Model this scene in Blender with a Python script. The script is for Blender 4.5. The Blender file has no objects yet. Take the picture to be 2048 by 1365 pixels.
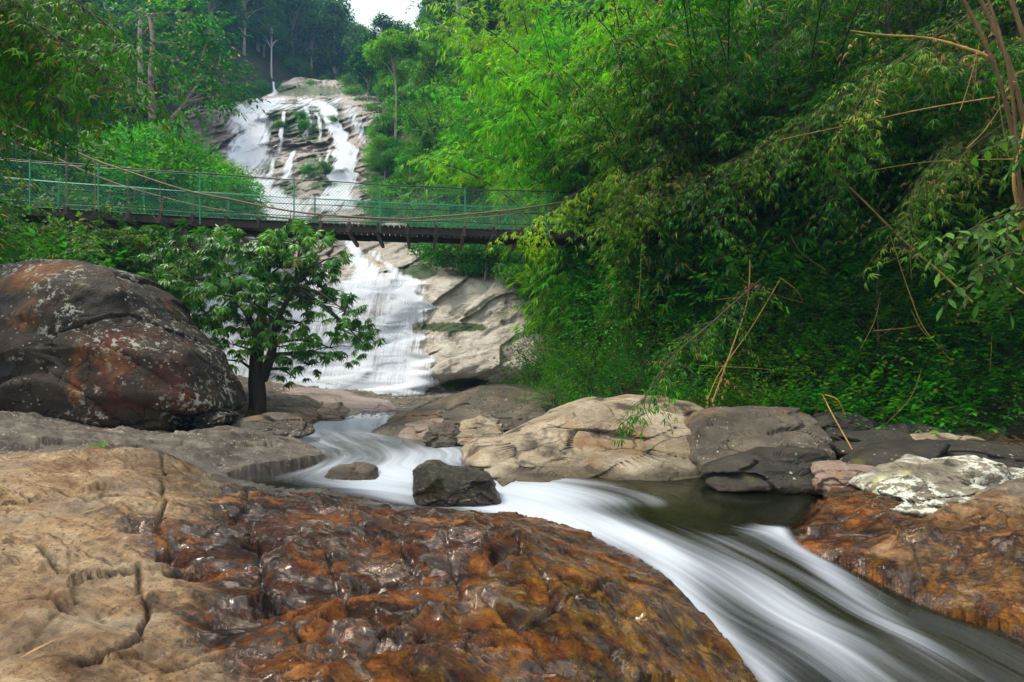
import bpy, math, random
import numpy as np
rng = np.random.default_rng(7)
random.seed(7)
SC = bpy.context.scene
COL = SC.collection
CZ, HY, F = 1.6, 730.0, 1024.0          # eye height, horizon row, focal length of the photograph (pixels)

def P(px, py, d):
    """World point seen in the photograph at (px, py) when it stands d metres in front of the tripod."""
    return np.array([(px-1024)/F*d, d, CZ+(HY-py)/F*d])
def G(px, py, z):
    return P(px, py, (CZ-z)*F/(py-HY))

# ------------------------------------------------------------------ camera, light, sky
cam = bpy.data.cameras.new('camera'); co = bpy.data.objects.new('camera', cam); COL.objects.link(co)
co.location = (0, 0, CZ); co.rotation_euler = (math.pi/2, 0, 0)
cam.lens = 18; cam.sensor_width = 36; cam.clip_start = .05; cam.clip_end = 2000
cam.shift_y = (HY-682.5)/2048
SC.camera = co
SUN_EL, SUN_AZ = math.radians(58), math.radians(-88)     # azimuth from +Y towards +X
sun = bpy.data.lights.new('sun', 'SUN'); so = bpy.data.objects.new('sun', sun); COL.objects.link(so)
sun.energy = 2.7; sun.angle = math.radians(14); sun.color = (1, .90, .74)
so.rotation_euler = (math.pi/2-SUN_EL, 0, math.pi-SUN_AZ)
w = bpy.data.worlds.new('World'); SC.world = w; w.use_nodes = True
nt = w.node_tree; bg = nt.nodes['Background']
sky = nt.nodes.new('ShaderNodeTexSky'); sky.sky_type = 'NISHITA'; sky.sun_disc = False
sky.sun_elevation = SUN_EL; sky.sun_rotation = SUN_AZ
sky.air_density = 1.0; sky.dust_density = 4.0; sky.ozone_density = 1.0
mx = nt.nodes.new('ShaderNodeMix'); mx.data_type = 'RGBA'; mx.inputs[0].default_value = .65
mx.inputs[7].default_value = (11.6, 11.6, 11.4, 1)      # bright veil of cloud over the blue
nt.links.new(sky.outputs[0], mx.inputs[6]); nt.links.new(mx.outputs[2], bg.inputs[0])
bg.inputs[1].default_value = .095
SC.view_settings.view_transform = 'Standard'; SC.view_settings.look = 'None'
SC.view_settings.exposure = 0.80; SC.view_settings.gamma = 1
SC.cycles.max_bounces = 7; SC.cycles.diffuse_bounces = 3; SC.cycles.glossy_bounces = 3
SC.cycles.transmission_bounces = 4; SC.cycles.transparent_max_bounces = 24; SC.cycles.volume_bounces = 1
SC.cycles.use_denoising = True
try: SC.cycles.denoiser = 'OPENIMAGEDENOISE'
except Exception: pass
SC.cycles.sample_clamp_indirect = 6

# ------------------------------------------------------------------ noise (numpy)
def _hash(ix, iy, iz, s):
    h = (ix.astype(np.int64)*374761393 + iy.astype(np.int64)*668265263 + iz.astype(np.int64)*1274126177 + s*974634721) & 0xffffffff
    h = ((h ^ (h >> 13))*1274126177) & 0xffffffff
    h = ((h ^ (h >> 16))*2246822519) & 0xffffffff
    return ((h ^ (h >> 15)) & 0xffffff)/16777215.0
def vnoise(p, s=0):
    i = np.floor(p); f = p-i; f = f*f*f*(f*(f*6-15)+10)
    x, y, z = i[:, 0], i[:, 1], i[:, 2]
    r = 0
    for dx in (0, 1):
        for dy in (0, 1):
            for dz in (0, 1):
                wgt = (f[:, 0] if dx else 1-f[:, 0])*(f[:, 1] if dy else 1-f[:, 1])*(f[:, 2] if dz else 1-f[:, 2])
                r = r+wgt*_hash(x+dx, y+dy, z+dz, s)
    return r*2-1
def fbm(p, octv=5, lac=2.03, gain=.5, s=0, ridge=False):
    a, r, t = 1.0, 0, 0
    p = np.asarray(p, float)
    for k in range(octv):
        n = vnoise(p, s+k*17)
        if ridge: n = 1-2*np.abs(n)
        r = r+a*n; t += a; a *= gain; p = p*lac+13.7
    return r/t
def worley(p, s=0):
    """2-D cells: distance to nearest, gap to second nearest, random ids of the nearest."""
    i = np.floor(p[:, :2]); n = len(p)
    f1 = np.full(n, 9.0); f2 = np.full(n, 9.0); cx = np.zeros(n); cy = np.zeros(n)
    for dx in (-1, 0, 1):
        for dy in (-1, 0, 1):
            a, b = i[:, 0]+dx, i[:, 1]+dy; o = np.zeros(n)
            qx = a+_hash(a, b, o, s); qy = b+_hash(a, b, o, s+5)
            d = np.hypot(qx-p[:, 0], qy-p[:, 1])
            new = d < f1
            f2 = np.where(new, f1, np.minimum(f2, d)); f1 = np.where(new, d, f1)
            cx = np.where(new, qx, cx); cy = np.where(new, qy, cy)
    return f1, f2-f1, cx, cy
def sstep(a, b, x):
    t = np.clip((x-a)/(b-a), 0, 1); return t*t*(3-2*t)

def tps(xy, z, lam=1e-3):
    xy = np.asarray(xy, float); z = np.asarray(z, float); n = len(z)
    def U(d2): return .5*d2*np.log(d2+1e-12)
    d2 = ((xy[:, None]-xy[None])**2).sum(-1)
    A = np.zeros((n+3, n+3)); A[:n, :n] = U(d2)+lam*np.eye(n); A[:n, n] = 1; A[:n, n+1:] = xy; A[n, :n] = 1; A[n+1:, :n] = xy.T
    sol = np.linalg.solve(A, np.r_[z, 0, 0, 0])
    def f(q):
        out = np.zeros(len(q))
        for k in range(0, len(q), 60000):
            qq = q[k:k+60000]
            out[k:k+60000] = U(((qq[:, None]-xy[None])**2).sum(-1))@sol[:n]+sol[n]+qq@sol[n+1:]
        return out
    return f

# ------------------------------------------------------------------ objects
def mesh_np(name, V, Q, mat=None, smooth=True, attrs=None, uv=None):
    me = bpy.data.meshes.new(name); V = np.asarray(V, np.float32); Q = np.asarray(Q, np.int32)
    me.vertices.add(len(V)); me.vertices.foreach_set('co', V.ravel())
    m, k = Q.shape
    me.loops.add(m*k); me.loops.foreach_set('vertex_index', Q.ravel())
    me.polygons.add(m); me.polygons.foreach_set('loop_start', np.arange(0, m*k, k, dtype=np.int32))
    me.polygons.foreach_set('use_smooth', np.full(m, smooth, dtype=bool))
    for kname, arr in (attrs or {}).items():
        a = me.attributes.new(kname, 'FLOAT', 'POINT'); a.data.foreach_set('value', np.asarray(arr, np.float32))
    if uv is not None:
        l = me.uv_layers.new(name='flow'); l.data.foreach_set('uv', np.asarray(uv, np.float32)[Q.ravel()].ravel())
    me.update(calc_edges=True)
    if mat: me.materials.append(mat)
    return me
def link(name, me, parent=None, loc=None):
    o = bpy.data.objects.new(name, me); COL.objects.link(o)
    if parent: o.parent = parent
    if loc is not None: o.location = loc
    return o
def tag(o, label, cat, group=None, kind=None):
    o['label'] = label; o['category'] = cat
    if group: o['group'] = group
    if kind: o['kind'] = kind
    return o
def empty(name, loc, rz=0, s=1):
    o = bpy.data.objects.new(name, None); COL.objects.link(o); o.location = loc
    o.rotation_euler = (0, 0, rz); o.scale = (s, s, s); return o
def thing(name, loc, label, cat, group=None, rz=0, s=1): return tag(empty(name, loc, rz, s), label, cat, group)
def dup(root, loc, rz, s, label, group=None):
    r = root.copy(); COL.objects.link(r); r.location = loc; r.rotation_euler = (0, 0, rz)
    r.scale = (s, s, s) if not hasattr(s, '__len__') else s
    r['label'] = label
    if group: r['group'] = group
    for ch in list(root.children):
        c = ch.copy(); COL.objects.link(c); c.parent = r
    return r
def grid_faces(nr, nc, closed=False):
    r = np.arange(nr-1)[:, None]; c = np.arange(nc if closed else nc-1)[None]
    c2 = (c+1) % nc
    return np.stack([r*nc+c, r*nc+c2, (r+1)*nc+c2, (r+1)*nc+c], -1).reshape(-1, 4)
class MB:
    """collects quads"""
    def __init__(s): s.V = []; s.Q = []; s.A = []; s.n = 0
    def add(s, V, Q, tint=None):
        V = np.asarray(V, float); s.V.append(V); s.Q.append(np.asarray(Q)+s.n); s.n += len(V)
        s.A.append(np.full(len(V), .5) if tint is None else np.broadcast_to(tint, (len(V),)))
        return s
    def tube(s, path, rad, sides=6, tint=None):
        p = np.asarray(path, float); n = len(p); rad = np.broadcast_to(rad, (n,))
        t = np.gradient(p, axis=0); t /= np.linalg.norm(t, axis=1, keepdims=True)+1e-9
        ref = np.array([0, 0, 1.]) if abs(t[:, 2]).mean() < .8 else np.array([1., 0, 0])
        a = np.cross(t, ref); a /= np.linalg.norm(a, axis=1, keepdims=True)+1e-9; b = np.cross(t, a)
        th = np.arange(sides)/sides*2*np.pi
        V = p[:, None]+rad[:, None, None]*(a[:, None]*np.cos(th)[None, :, None]+b[:, None]*np.sin(th)[None, :, None])
        V = V.reshape(-1, 3); Q = grid_faces(n, sides, True)
        k = len(V); V = np.r_[V, [p[0]], [p[-1]]]
        cap = [[k, (j+1) % sides, j, k] for j in range(0)]
        s.add(V[:k], Q, tint)
        # end caps
        if sides == 4: s.add(V[:4], [[3, 2, 1, 0]], tint); s.add(V[k-4:k], [[0, 1, 2, 3]], tint)
        elif sides == 6: 
            s.add(V[:6], [[3, 2, 1, 0], [5, 4, 3, 0]], tint); s.add(V[k-6:k], [[0, 1, 2, 3], [0, 3, 4, 5]], tint)
        return s
    def box(s, c, half, ax=None, bev=.0, tint=None):
        ax = np.eye(3) if ax is None else np.asarray(ax, float)
        h = np.asarray(half, float); V = []; 
        for sx in (-1, 1):
            for sy in (-1, 1):
                for sz in (-1, 1): V.append(np.asarray(c)+ax.T@(h*np.array([sx, sy, sz])))
        s.add(V, [[0, 1, 3, 2], [4, 6, 7, 5], [0, 4, 5, 1], [2, 3, 7, 6], [0, 2, 6, 4], [1, 5, 7, 3]], tint); return s
    def mesh(s, name, mat, smooth=True):
        return mesh_np(name, np.concatenate(s.V), np.concatenate(s.Q), mat, smooth, {'tint': np.concatenate(s.A)})
    def obj(s, name, mat, parent=None, smooth=True): return link(name, s.mesh(name, mat, smooth), parent)
# ------------------------------------------------------------------ materials
class N:
    def __init__(s, name):
        s.m = bpy.data.materials.new(name); s.m.use_nodes = True; s.t = s.m.node_tree; s.t.nodes.clear()
        s.out = s.t.nodes.new('ShaderNodeOutputMaterial')
    def n(s, typ, props=None, **inp):
        nd = s.t.nodes.new('ShaderNode'+typ)
        for k, v in (props or {}).items(): setattr(nd, k, v)
        for k, v in inp.items():
            key = int(k[1:]) if k[0] == 'i' and k[1:].isdigit() else k.replace('_', ' ')
            s.set(nd.inputs[key], v)
        return nd
    def set(s, sock, v):
        if isinstance(v, bpy.types.NodeSocket): s.t.links.new(v, sock)
        elif hasattr(v, '__len__') and len(v) == 3 and sock.type == 'RGBA': sock.default_value = (*v, 1)
        else: sock.default_value = v
    def attr(s, name): return s.n('Attribute', {'attribute_name': name}).outputs['Fac']
    def obj(s): return s.n('TexCoord').outputs['Object']
    def geo(s): return s.n('NewGeometry').outputs['Position']
    def map(s, v, scale=(1, 1, 1), loc=(0, 0, 0), rot=(0, 0, 0)): return s.n('Mapping', Vector=v, Scale=scale, Location=loc, Rotation=rot).outputs[0]
    def noise(s, v, scale, detail=6, rough=.6, dist=0): return s.n('TexNoise', Vector=v, Scale=scale, Detail=detail, Roughness=rough, Distortion=dist).outputs['Fac']
    def vor(s, v, scale, feature='F1', out='Distance', rand=1): return s.n('TexVoronoi', {'feature': feature}, Vector=v, Scale=scale, Randomness=rand).outputs[out]
    def ramp(s, f, stops, interp='LINEAR'):
        r = s.n('ValToRGB', Fac=f); e = r.color_ramp.elements; r.color_ramp.interpolation = interp
        while len(e) < len(stops): e.new(.5)
        for el, (p, c) in zip(e, stops):
            el.position = p; el.color = (*c, 1) if hasattr(c, '__len__') else (c, c, c, 1)
        return r.outputs[0]
    def mix(s, f, a, b, blend='MIX'):
        m = s.n('Mix', {'data_type': 'RGBA', 'blend_type': blend}); s.set(m.inputs[0], f); s.set(m.inputs[6], a); s.set(m.inputs[7], b); return m.outputs[2]
    def math(s, op, a, b=0., clamp=False):
        m = s.n('Math', {'operation': op, 'use_clamp': clamp}); s.set(m.inputs[0], a); s.set(m.inputs[1], b); return m.outputs[0]
    def rng(s, f, a, b, c=0., d=1.): return s.n('MapRange', {'interpolation_type': 'SMOOTHSTEP'}, Value=f, From_Min=a, From_Max=b, To_Min=c, To_Max=d).outputs[0]
    def bump(s, h, strength, dist, nrm=None):
        b = s.n('Bump', Height=h, Strength=strength, Distance=dist)
        if nrm is not None: s.set(b.inputs['Normal'], nrm)
        return b.outputs[0]
    def done(s, surf): s.t.links.new(surf, s.out.inputs['Surface']); return s.m
    def bsdf(s, **k): return s.n('BsdfPrincipled', **k).outputs[0]

def leaf_mat(name, stops, trans=.35, rough=.5, var=.38, spec=.2, tcol=1.7):
    s = N(name); t = s.attr('tint')
    c = s.ramp(t, stops)
    oi = s.n('ObjectInfo').outputs['Random']
    c = s.n('HueSaturation', Color=c, Hue=s.rng(oi, 0, 1, .5-.02*var/.35, .5+.02*var/.35), Saturation=1.0, Value=s.rng(s.noise(s.geo(), .9, 2), .3, .7, 1-var, 1+var)).outputs[0]
    p = s.bsdf(Base_Color=c, Roughness=rough, Specular_IOR_Level=spec)
    tr = s.n('BsdfTranslucent', Color=s.mix(1., c, (tcol, tcol*1.15, tcol*.55), 'MULTIPLY')).outputs[0]
    return s.done(s.n('MixShader', i0=trans, i1=p, i2=tr).outputs[0])
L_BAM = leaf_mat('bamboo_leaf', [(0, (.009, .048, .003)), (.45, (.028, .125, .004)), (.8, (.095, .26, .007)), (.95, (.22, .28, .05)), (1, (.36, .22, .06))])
L_LIME = leaf_mat('lit_lime_leaf', [(0, (.040, .17, .003)), (.5, (.115, .34, .004)), (.92, (.25, .45, .01)), (1, (.4, .33, .05))], trans=.42)  # lime leaf, coloured brighter than L_BAM to paint in the light from above
L_SHRUB = leaf_mat('shrub_leaf', [(0, (.014, .085, .006)), (.5, (.042, .19, .010)), (.9, (.10, .30, .016)), (1, (.22, .22, .03))], rough=.38)
L_TREE = leaf_mat('hero_leaf', [(0, (.012, .085, .012)), (.5, (.042, .20, .022)), (.85, (.12, .32, .045)), (.96, (.17, .22, .05)), (1, (.10, .03, .012))], rough=.4, spec=.5, trans=.25)
L_FAR = leaf_mat('rainforest_leaf', [(0, (.010, .060, .012)), (.5, (.032, .125, .018)), (.9, (.08, .22, .026)), (1, (.10, .15, .04))], var=.45, trans=.3)
L_FARB = leaf_mat('slope_bamboo_leaf', [(0, (.024, .12, .004)), (.5, (.07, .25, .006)), (.9, (.15, .36, .01)), (1, (.2, .32, .05))], var=.4, trans=.38)
L_DARK = leaf_mat('hanging_leaf', [(0, (.012, .065, .004)), (.55, (.04, .17, .006)), (.9, (.10, .27, .01)), (1, (.30, .12, .03))], trans=.4)
L_DRY = leaf_mat('dry_leaf', [(0, (.16, .09, .03)), (.6, (.33, .2, .07)), (1, (.45, .32, .15))], trans=.15, rough=.7)

def bark(name, a, b, scale=6, lich=None, stretch=.25):
    s = N(name); v = s.map(s.obj(), (1, 1, stretch)); n = s.noise(v, scale, 8, .65)
    c = s.ramp(n, [(.3, a), (.7, b)])
    if lich: c = s.mix(s.rng(s.noise(s.obj(), 3, 4), .5, .6), c, lich)
    return s.done(s.bsdf(Base_Color=c, Roughness=.85, Normal=s.bump(n, .7, .02)))
B_PALE = bark('pale_bark', (.16, .12, .09), (.42, .36, .30), 5)
B_WHITE = bark('white_bark', (.4, .38, .34), (.62, .6, .56), 5)
B_DARK = bark('dark_bark', (.010, .008, .006), (.045, .034, .024), 9)
B_VFORK = bark('mottled_bark', (.12, .08, .05), (.36, .28, .21), 5, (.06, .05, .04))
B_CULM = bark('green_culm', (.006, .011, .004), (.028, .036, .010), 4)
B_DRY = bark('dry_culm', (.20, .125, .03), (.42, .28, .075), 7)
B_BROWN = bark('brown_culm', (.06, .035, .012), (.17, .10, .035), 7)
B_TWIG = bark('twig_bark', (.03, .025, .012), (.09, .07, .03), 8)
def metal(name, c, rough=.5, met=0., var=.3):
    s = N(name); n = s.noise(s.obj(), 9, 5); cc = s.mix(s.rng(n, .42, .7, 0, var), c, (.12, .07, .035))
    return s.done(s.bsdf(Base_Color=cc, Roughness=rough, Metallic=met))
M_GREEN = metal('green_paint', (.025, .26, .13), .4, 0, .12)
M_NET = metal('green_wire', (.024, .26, .15), .45, 0, .05)
M_RUST = metal('rusty_cable', (.23, .15, .09), .7, .2, .5)
M_BLACK = metal('dark_wire', (.02, .022, .02), .6, 0, .1)
def wood(name, a, b):
    s = N(name); v = s.map(s.obj(), (1, 1, 6)); n = s.noise(v, 3, 8, .7)
    return s.done(s.bsdf(Base_Color=s.ramp(n, [(.3, a), (.7, b)]), Roughness=.75, Normal=s.bump(n, .4, .01)))
M_WOOD = wood('dark_wet_timber', (.012, .009, .007), (.05, .036, .027))
M_WOOD2 = wood('brown_timber', (.03, .02, .014), (.10, .065, .045))

# ---- rock
def rock_mat(name, stops, scale=1.6, rough=.8, lichen=None, lich_amt=.5, lich_scale=9, stains=(), crack=.6, bump=.6, crack_scale=2.2, strata=(1, 1, 2.2), wet=None, spec=.4):
    """stains: (colour, noise scale, from, to, seed)"""
    s = N(name); o = s.obj()
    n1 = s.noise(s.map(o, strata), scale, 9, .62, .4); n2 = s.noise(o, 26, 5, .7); nb = s.noise(s.map(o, strata, (3, 1, 7)), scale*3.5, 9, .68, .3)
    c = s.ramp(n1, stops)
    c = s.mix(s.rng(n2, .3, .75, .45, .0), c, (.02, .018, .015))
    for (col, sc, a, b, sd) in stains: c = s.mix(s.rng(s.noise(s.map(o, (1, 1, .55), (sd*3.1, sd*1.7, sd)), sc, 6, .6, .3), a, b), c, col)
    wv = s.n('VectorMath', {'operation': 'ADD'}, i0=s.map(o, strata), i1=s.mix(1., s.n('TexNoise', Vector=o, Scale=2.5, Detail=4).outputs['Color'], (.35, .35, .35), 'MULTIPLY')).outputs[0]
    cr = s.vor(s.map(wv, (1, .8, 1), (0, 0, 0), (.3, .5, .7)), crack_scale, 'DISTANCE_TO_EDGE')
    ck = s.math('MULTIPLY', s.rng(cr, 0.0, .035, 1, 0), s.rng(s.noise(o, 1.4, 3), .42, .6))
    c = s.mix(s.math('MULTIPLY', ck, crack), c, (.018, .013, .010))
    if lichen:
        lm = s.rng(s.noise(s.map(o, (1, 1, 1), (5, 2, 9)), lich_scale, 6, .75), .62-.16*lich_amt, .66-.16*lich_amt)
        lz = s.rng(s.noise(s.map(o, (1, 1, 1), (1, 8, 3)), .9, 3), .62-.3*lich_amt, .75-.3*lich_amt)
        dots = s.math('MULTIPLY', s.rng(s.math('ADD', s.vor(o, lich_scale*1.1), s.math('MULTIPLY', s.noise(o, lich_scale*2.6, 4, .7), .55)), .40, .46, 1, 0), s.rng(s.noise(o, 1.6, 3), .46, .6))
        c = s.mix(s.math('MAXIMUM', s.math('MULTIPLY', lm, lz), dots), c, lichen)
    h = s.math('ADD', s.math('MULTIPLY', nb, 1.), s.math('MULTIPLY', n2, .25)); h = s.math('SUBTRACT', h, s.math('MULTIPLY', ck, .35))
    rg = s.rng(n1, .3, .7, max(rough-.12, .05), rough)
    if wet is not None: rg = s.mix(s.rng(s.noise(o, 2.3, 3), .45, .6), rg, (wet, wet, wet))
    wz = s.n('SeparateXYZ', Vector=s.geo()).outputs[2]; band = s.rng(s.math('ADD', wz, s.math('MULTIPLY', s.math('SUBTRACT', n1, .5), .25)), .03, .13, 1, 0)
    c = s.mix(s.math('MULTIPLY', band, .75), c, (.035, .022, .010)); rg = s.mix(band, rg, (.22, .22, .22))      # waterline: dark and wet
    return s.done(s.bsdf(Base_Color=c, Roughness=rg, Specular_IOR_Level=spec, Normal=s.bump(h, bump, .12)))
R_BOULDER = rock_mat('lichened_dark_boulder', [(.3, (.011, .008, .005)), (.5, (.036, .024, .011)), (.72, (.075, .050, .022))], 1.1, .85, (.38, .38, .31), .50, 8,
    stains=[((.095, .016, .006), .75, .51, .68, 1), ((.17, .060, .008), .9, .56, .68, 2), ((.008, .007, .006), .8, .48, .62, 4), ((.10, .09, .02), 1.2, .62, .7, 3)], crack=.5, bump=1., strata=(1, 1, .6))
R_GREY = rock_mat('grey_weathered_rock', [(.3, (.048, .038, .028)), (.5, (.12, .10, .074)), (.72, (.25, .21, .155))], 1.5, .85, (.42, .41, .36), .25, 10, stains=[((.22, .13, .06), 1.1, .56, .68, 2)], crack=.8)
R_PALE = rock_mat('pale_tan_rock', [(.3, (.13, .098, .060)), (.46, (.34, .275, .18)), (.66, (.56, .48, .35))], 1.1, .82, None, stains=[((.22, .12, .05), .9, .54, .70, 2), ((.06, .045, .03), 1.6, .52, .66, 5)], crack=.6, bump=.7, strata=(.8, .8, 2.6), crack_scale=1.1)
R_DARK = rock_mat('dark_mossy_rock', [(.3, (.012, .011, .009)), (.5, (.035, .031, .024)), (.75, (.085, .075, .052))], 1.8, .7, (.32, .34, .25), .25, 9, stains=[((.075, .075, .012), 1.3, .57, .68, 2)], crack=.5)
R_WETDARK = rock_mat('wet_dark_rock', [(.3, (.008, .006, .004)), (.5, (.022, .018, .008)), (.75, (.06, .048, .014))], 2.4, .35, None, stains=[((.06, .055, .010), 2., .5, .65, 2)], crack=.3, bump=.8, wet=.16, spec=.6)
R_LICHEN = rock_mat('white_lichened_rock', [(.3, (.10, .085, .06)), (.5, (.26, .23, .17)), (.7, (.42, .39, .29))], 3, .9, (.62, .64, .55), .85, 7, stains=[((.04, .038, .022), 3, .58, .66, 2), ((.38, .38, .14), 2, .58, .7, 6)], crack=.8)
R_PINK = rock_mat('pinkish_wet_slab', [(.3, (.17, .115, .085)), (.5, (.34, .25, .20)), (.75, (.48, .38, .33))], .9, .5, None, stains=[((.24, .13, .05), .8, .56, .7, 2)], crack=.8, bump=.5, wet=.25, strata=(.5, .7, 2.5), crack_scale=.9)
R_ORANGE = rock_mat('wet_orange_rock', [(.3, (.10, .035, .010)), (.5, (.28, .12, .03)), (.75, (.42, .24, .10))], 2.6, .4, None, stains=[((.03, .018, .01), 3, .58, .68, 3)], crack=.9, wet=.2)

# ---- near bedrock: masks painted at modelling time (wet, grey, gold), cracks in the mesh
def bedrock_mat():
    s = N('stream_bedrock'); o = s.geo(); wet = s.attr('wet'); grey = s.attr('grey'); cav = s.attr('crack'); gold = s.attr('gold')
    d = s.map(o, (1, 2.1, 1), (0, 0, 0), (0, 0, math.radians(28)))
    n1 = s.noise(d, 1.7, 9, .66, .6); n2 = s.noise(s.map(d, (1, 1, 1), (4, 7, 1)), 3.1, 9, .7, .8); n3 = s.noise(o, 34, 6, .75); n4 = s.noise(s.map(o, (1, 1, 1), (9, 3, 4)), 7, 8, .7, .5)
    dry = s.ramp(n1, [(.30, (.07, .038, .020)), (.42, (.23, .140, .072)), (.54, (.38, .265, .150)), (.72, (.50, .40, .26))])
    dry = s.mix(s.rng(n4, .48, .68, 0, .5), dry, (.40, .25, .11))
    dry = s.mix(s.rng(n3, .48, .66, 0, .8), dry, (.05, .028, .016))
    nst = s.noise(s.map(d, (.7, 4.5, 1), (2, 2, 2)), 2.2, 8, .68, .5)
    dry = s.mix(s.rng(nst, .34, .46, .75, 0), dry, (.075, .036, .018))
    dry = s.mix(s.rng(s.noise(s.map(o, (1, 1, 1), (2, 9, 4)), 1.1, 6, .65), .52, .68, 0, .5), dry, (.22, .11, .05))
    wetc = s.ramp(n1, [(.33, (.007, .004, .003)), (.45, (.036, .012, .005)), (.53, (.14, .040, .008)), (.62, (.30, .105, .018)), (.74, (.38, .20, .12))])
    wetc = s.mix(s.rng(n4, .52, .72, 0, .6), wetc, (.27, .10, .010))
    wetc = s.mix(s.math('MULTIPLY', s.rng(n2, .45, .54), s.rng(s.noise(s.map(o, (1, 4, 1), (0, 0, 0), (0, 0, -.9)), 12, 5, .75), .36, .52)), wetc, (.012, .008, .006))
    wetc = s.mix(s.math('MULTIPLY', gold, s.rng(n4, .42, .62)), wetc, (.30, .15, .006))
    dry = s.mix(s.rng(s.noise(s.map(o, (1, 1, 1), (7, 1, 2)), .9, 5, .6), .46, .62, 0, .65), dry, s.ramp(n4, [(.35, (.12, .09, .065)), (.65, (.36, .30, .22))]))
    wetc = s.mix(s.rng(n3, .50, .66, 0, .65), wetc, (.012, .007, .005))
    gr = s.ramp(n1, [(.3, (.05, .042, .034)), (.5, (.13, .11, .088)), (.72, (.25, .22, .17))])
    gr = s.mix(s.math('MULTIPLY', s.rng(n3, .52, .6), s.rng(n2, .5, .62)), gr, (.5, .48, .42))
    gr = s.mix(s.rng(n4, .56, .7, 0, .5), gr, (.03, .026, .02))
    wn = s.math('ADD', wet, s.math('MULTIPLY', s.math('SUBTRACT', n2, .5), 1.1)); wm = s.rng(wn, .26, .66)
    gn = s.rng(s.math('ADD', grey, s.math('MULTIPLY', s.math('SUBTRACT', n4, .5), .9)), .36, .6)
    c = s.mix(wm, dry, wetc); c = s.mix(gn, c, gr)
    c = s.mix(s.math('MULTIPLY', cav, .85), c, (.018, .010, .006))
    shiny = s.math('MULTIPLY', wm, s.math('SUBTRACT', 1., gn))
    rg = s.mix(shiny, s.rng(n3, .3, .7, .95, .75), s.ramp(n4, [(.35, .16), (.55, .26), (.7, .45)]))
    h = s.math('ADD', s.math('MULTIPLY', nst, .6), s.math('ADD', s.math('MULTIPLY', n4, .22), s.math('MULTIPLY', n3, s.rng(shiny, 0, 1, .10, .05))))
    nlo = s.noise(s.map(d, (.6, 1.6, 1)), 1.9, 4, .5, .5)
    film = s.math('MULTIPLY', shiny, s.rng(n2, .42, .56))                 # a film of running water lies on parts of the wet rock
    hw = s.math('ADD', nlo, s.math('ADD', s.math('MULTIPLY', nst, .20), s.math('MULTIPLY', n4, .09)))
    nrm = s.bump(s.mix(film, h, hw), .8, .14)
    rg = s.mix(film, rg, (.13, .13, .13))
    return s.done(s.bsdf(Base_Color=c, Roughness=rg, Specular_IOR_Level=s.rng(film, 0, 1, .25, 1.0), Specular_Tint=s.mix(film, (1, 1, 1), (1, .80, .68)), Normal=nrm, Coat_Weight=s.math('MULTIPLY', film, .25), Coat_Roughness=.08, Coat_IOR=1.6))
R_BED = bedrock_mat()
def cliff_mat():
    s = N('waterfall_granite'); o = s.geo(); moss = s.attr('moss'); cav = s.attr('crack'); pale = s.attr('pale')
    st = s.map(o, (.9, .9, 2.2), (0, 0, 0), (.25, .35, 0))
    n1 = s.noise(st, .22, 10, .64, .7); n2 = s.noise(o, 2.6, 8, .7); n3 = s.noise(st, .8, 9, .68, .5)
    c = s.ramp(n1, [(.30, (.14, .105, .085)), (.46, (.30, .245, .21)), (.62, (.43, .38, .34)), (.8, (.55, .50, .46))])
    c = s.mix(s.math('MULTIPLY', pale, .75), c, s.ramp(n3, [(.32, (.38, .30, .20)), (.5, (.60, .55, .46)), (.65, (.70, .68, .61))]))
    c = s.mix(s.rng(n3, .56, .72, 0, .7), c, (.26, .16, .085))
    c = s.mix(s.rng(s.noise(s.map(o, (1, 1, .4), (3, 3, 3)), .9, 7, .65), .55, .68, 0, .75), c, (.06, .045, .035))
    c = s.mix(s.rng(n2, .5, .75, 0, .4), c, (.05, .04, .03))
    c = s.mix(s.math('MULTIPLY', cav, .8), c, (.03, .025, .02))
    mm = s.rng(s.math('ADD', moss, s.math('MULTIPLY', s.math('SUBTRACT', n2, .5), .9)), .4, .6)
    c = s.mix(mm, c, s.ramp(n2, [(.3, (.010, .03, .006)), (.7, (.05, .10, .014))]))
    h = s.math('ADD', n3, s.math('MULTIPLY', n2, .3))
    return s.done(s.bsdf(Base_Color=c, Roughness=s.rng(n2, .3, .7, .35, .75), Normal=s.bump(h, .8, .5)))
R_CLIFF = cliff_mat()
def soil_mat():
    s = N('forest_floor'); o = s.geo(); n = s.noise(o, 2, 8, .7); m = s.noise(o, .35, 5)
    c = s.ramp(n, [(.3, (.012, .009, .005)), (.6, (.05, .034, .017)), (.8, (.10, .066, .03))])
    c = s.mix(s.rng(m, .4, .6), c, (.012, .03, .006))
    return s.done(s.bsdf(Base_Color=c, Roughness=.95, Normal=s.bump(n, .6, .1)))
M_SOIL = soil_mat()

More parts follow.
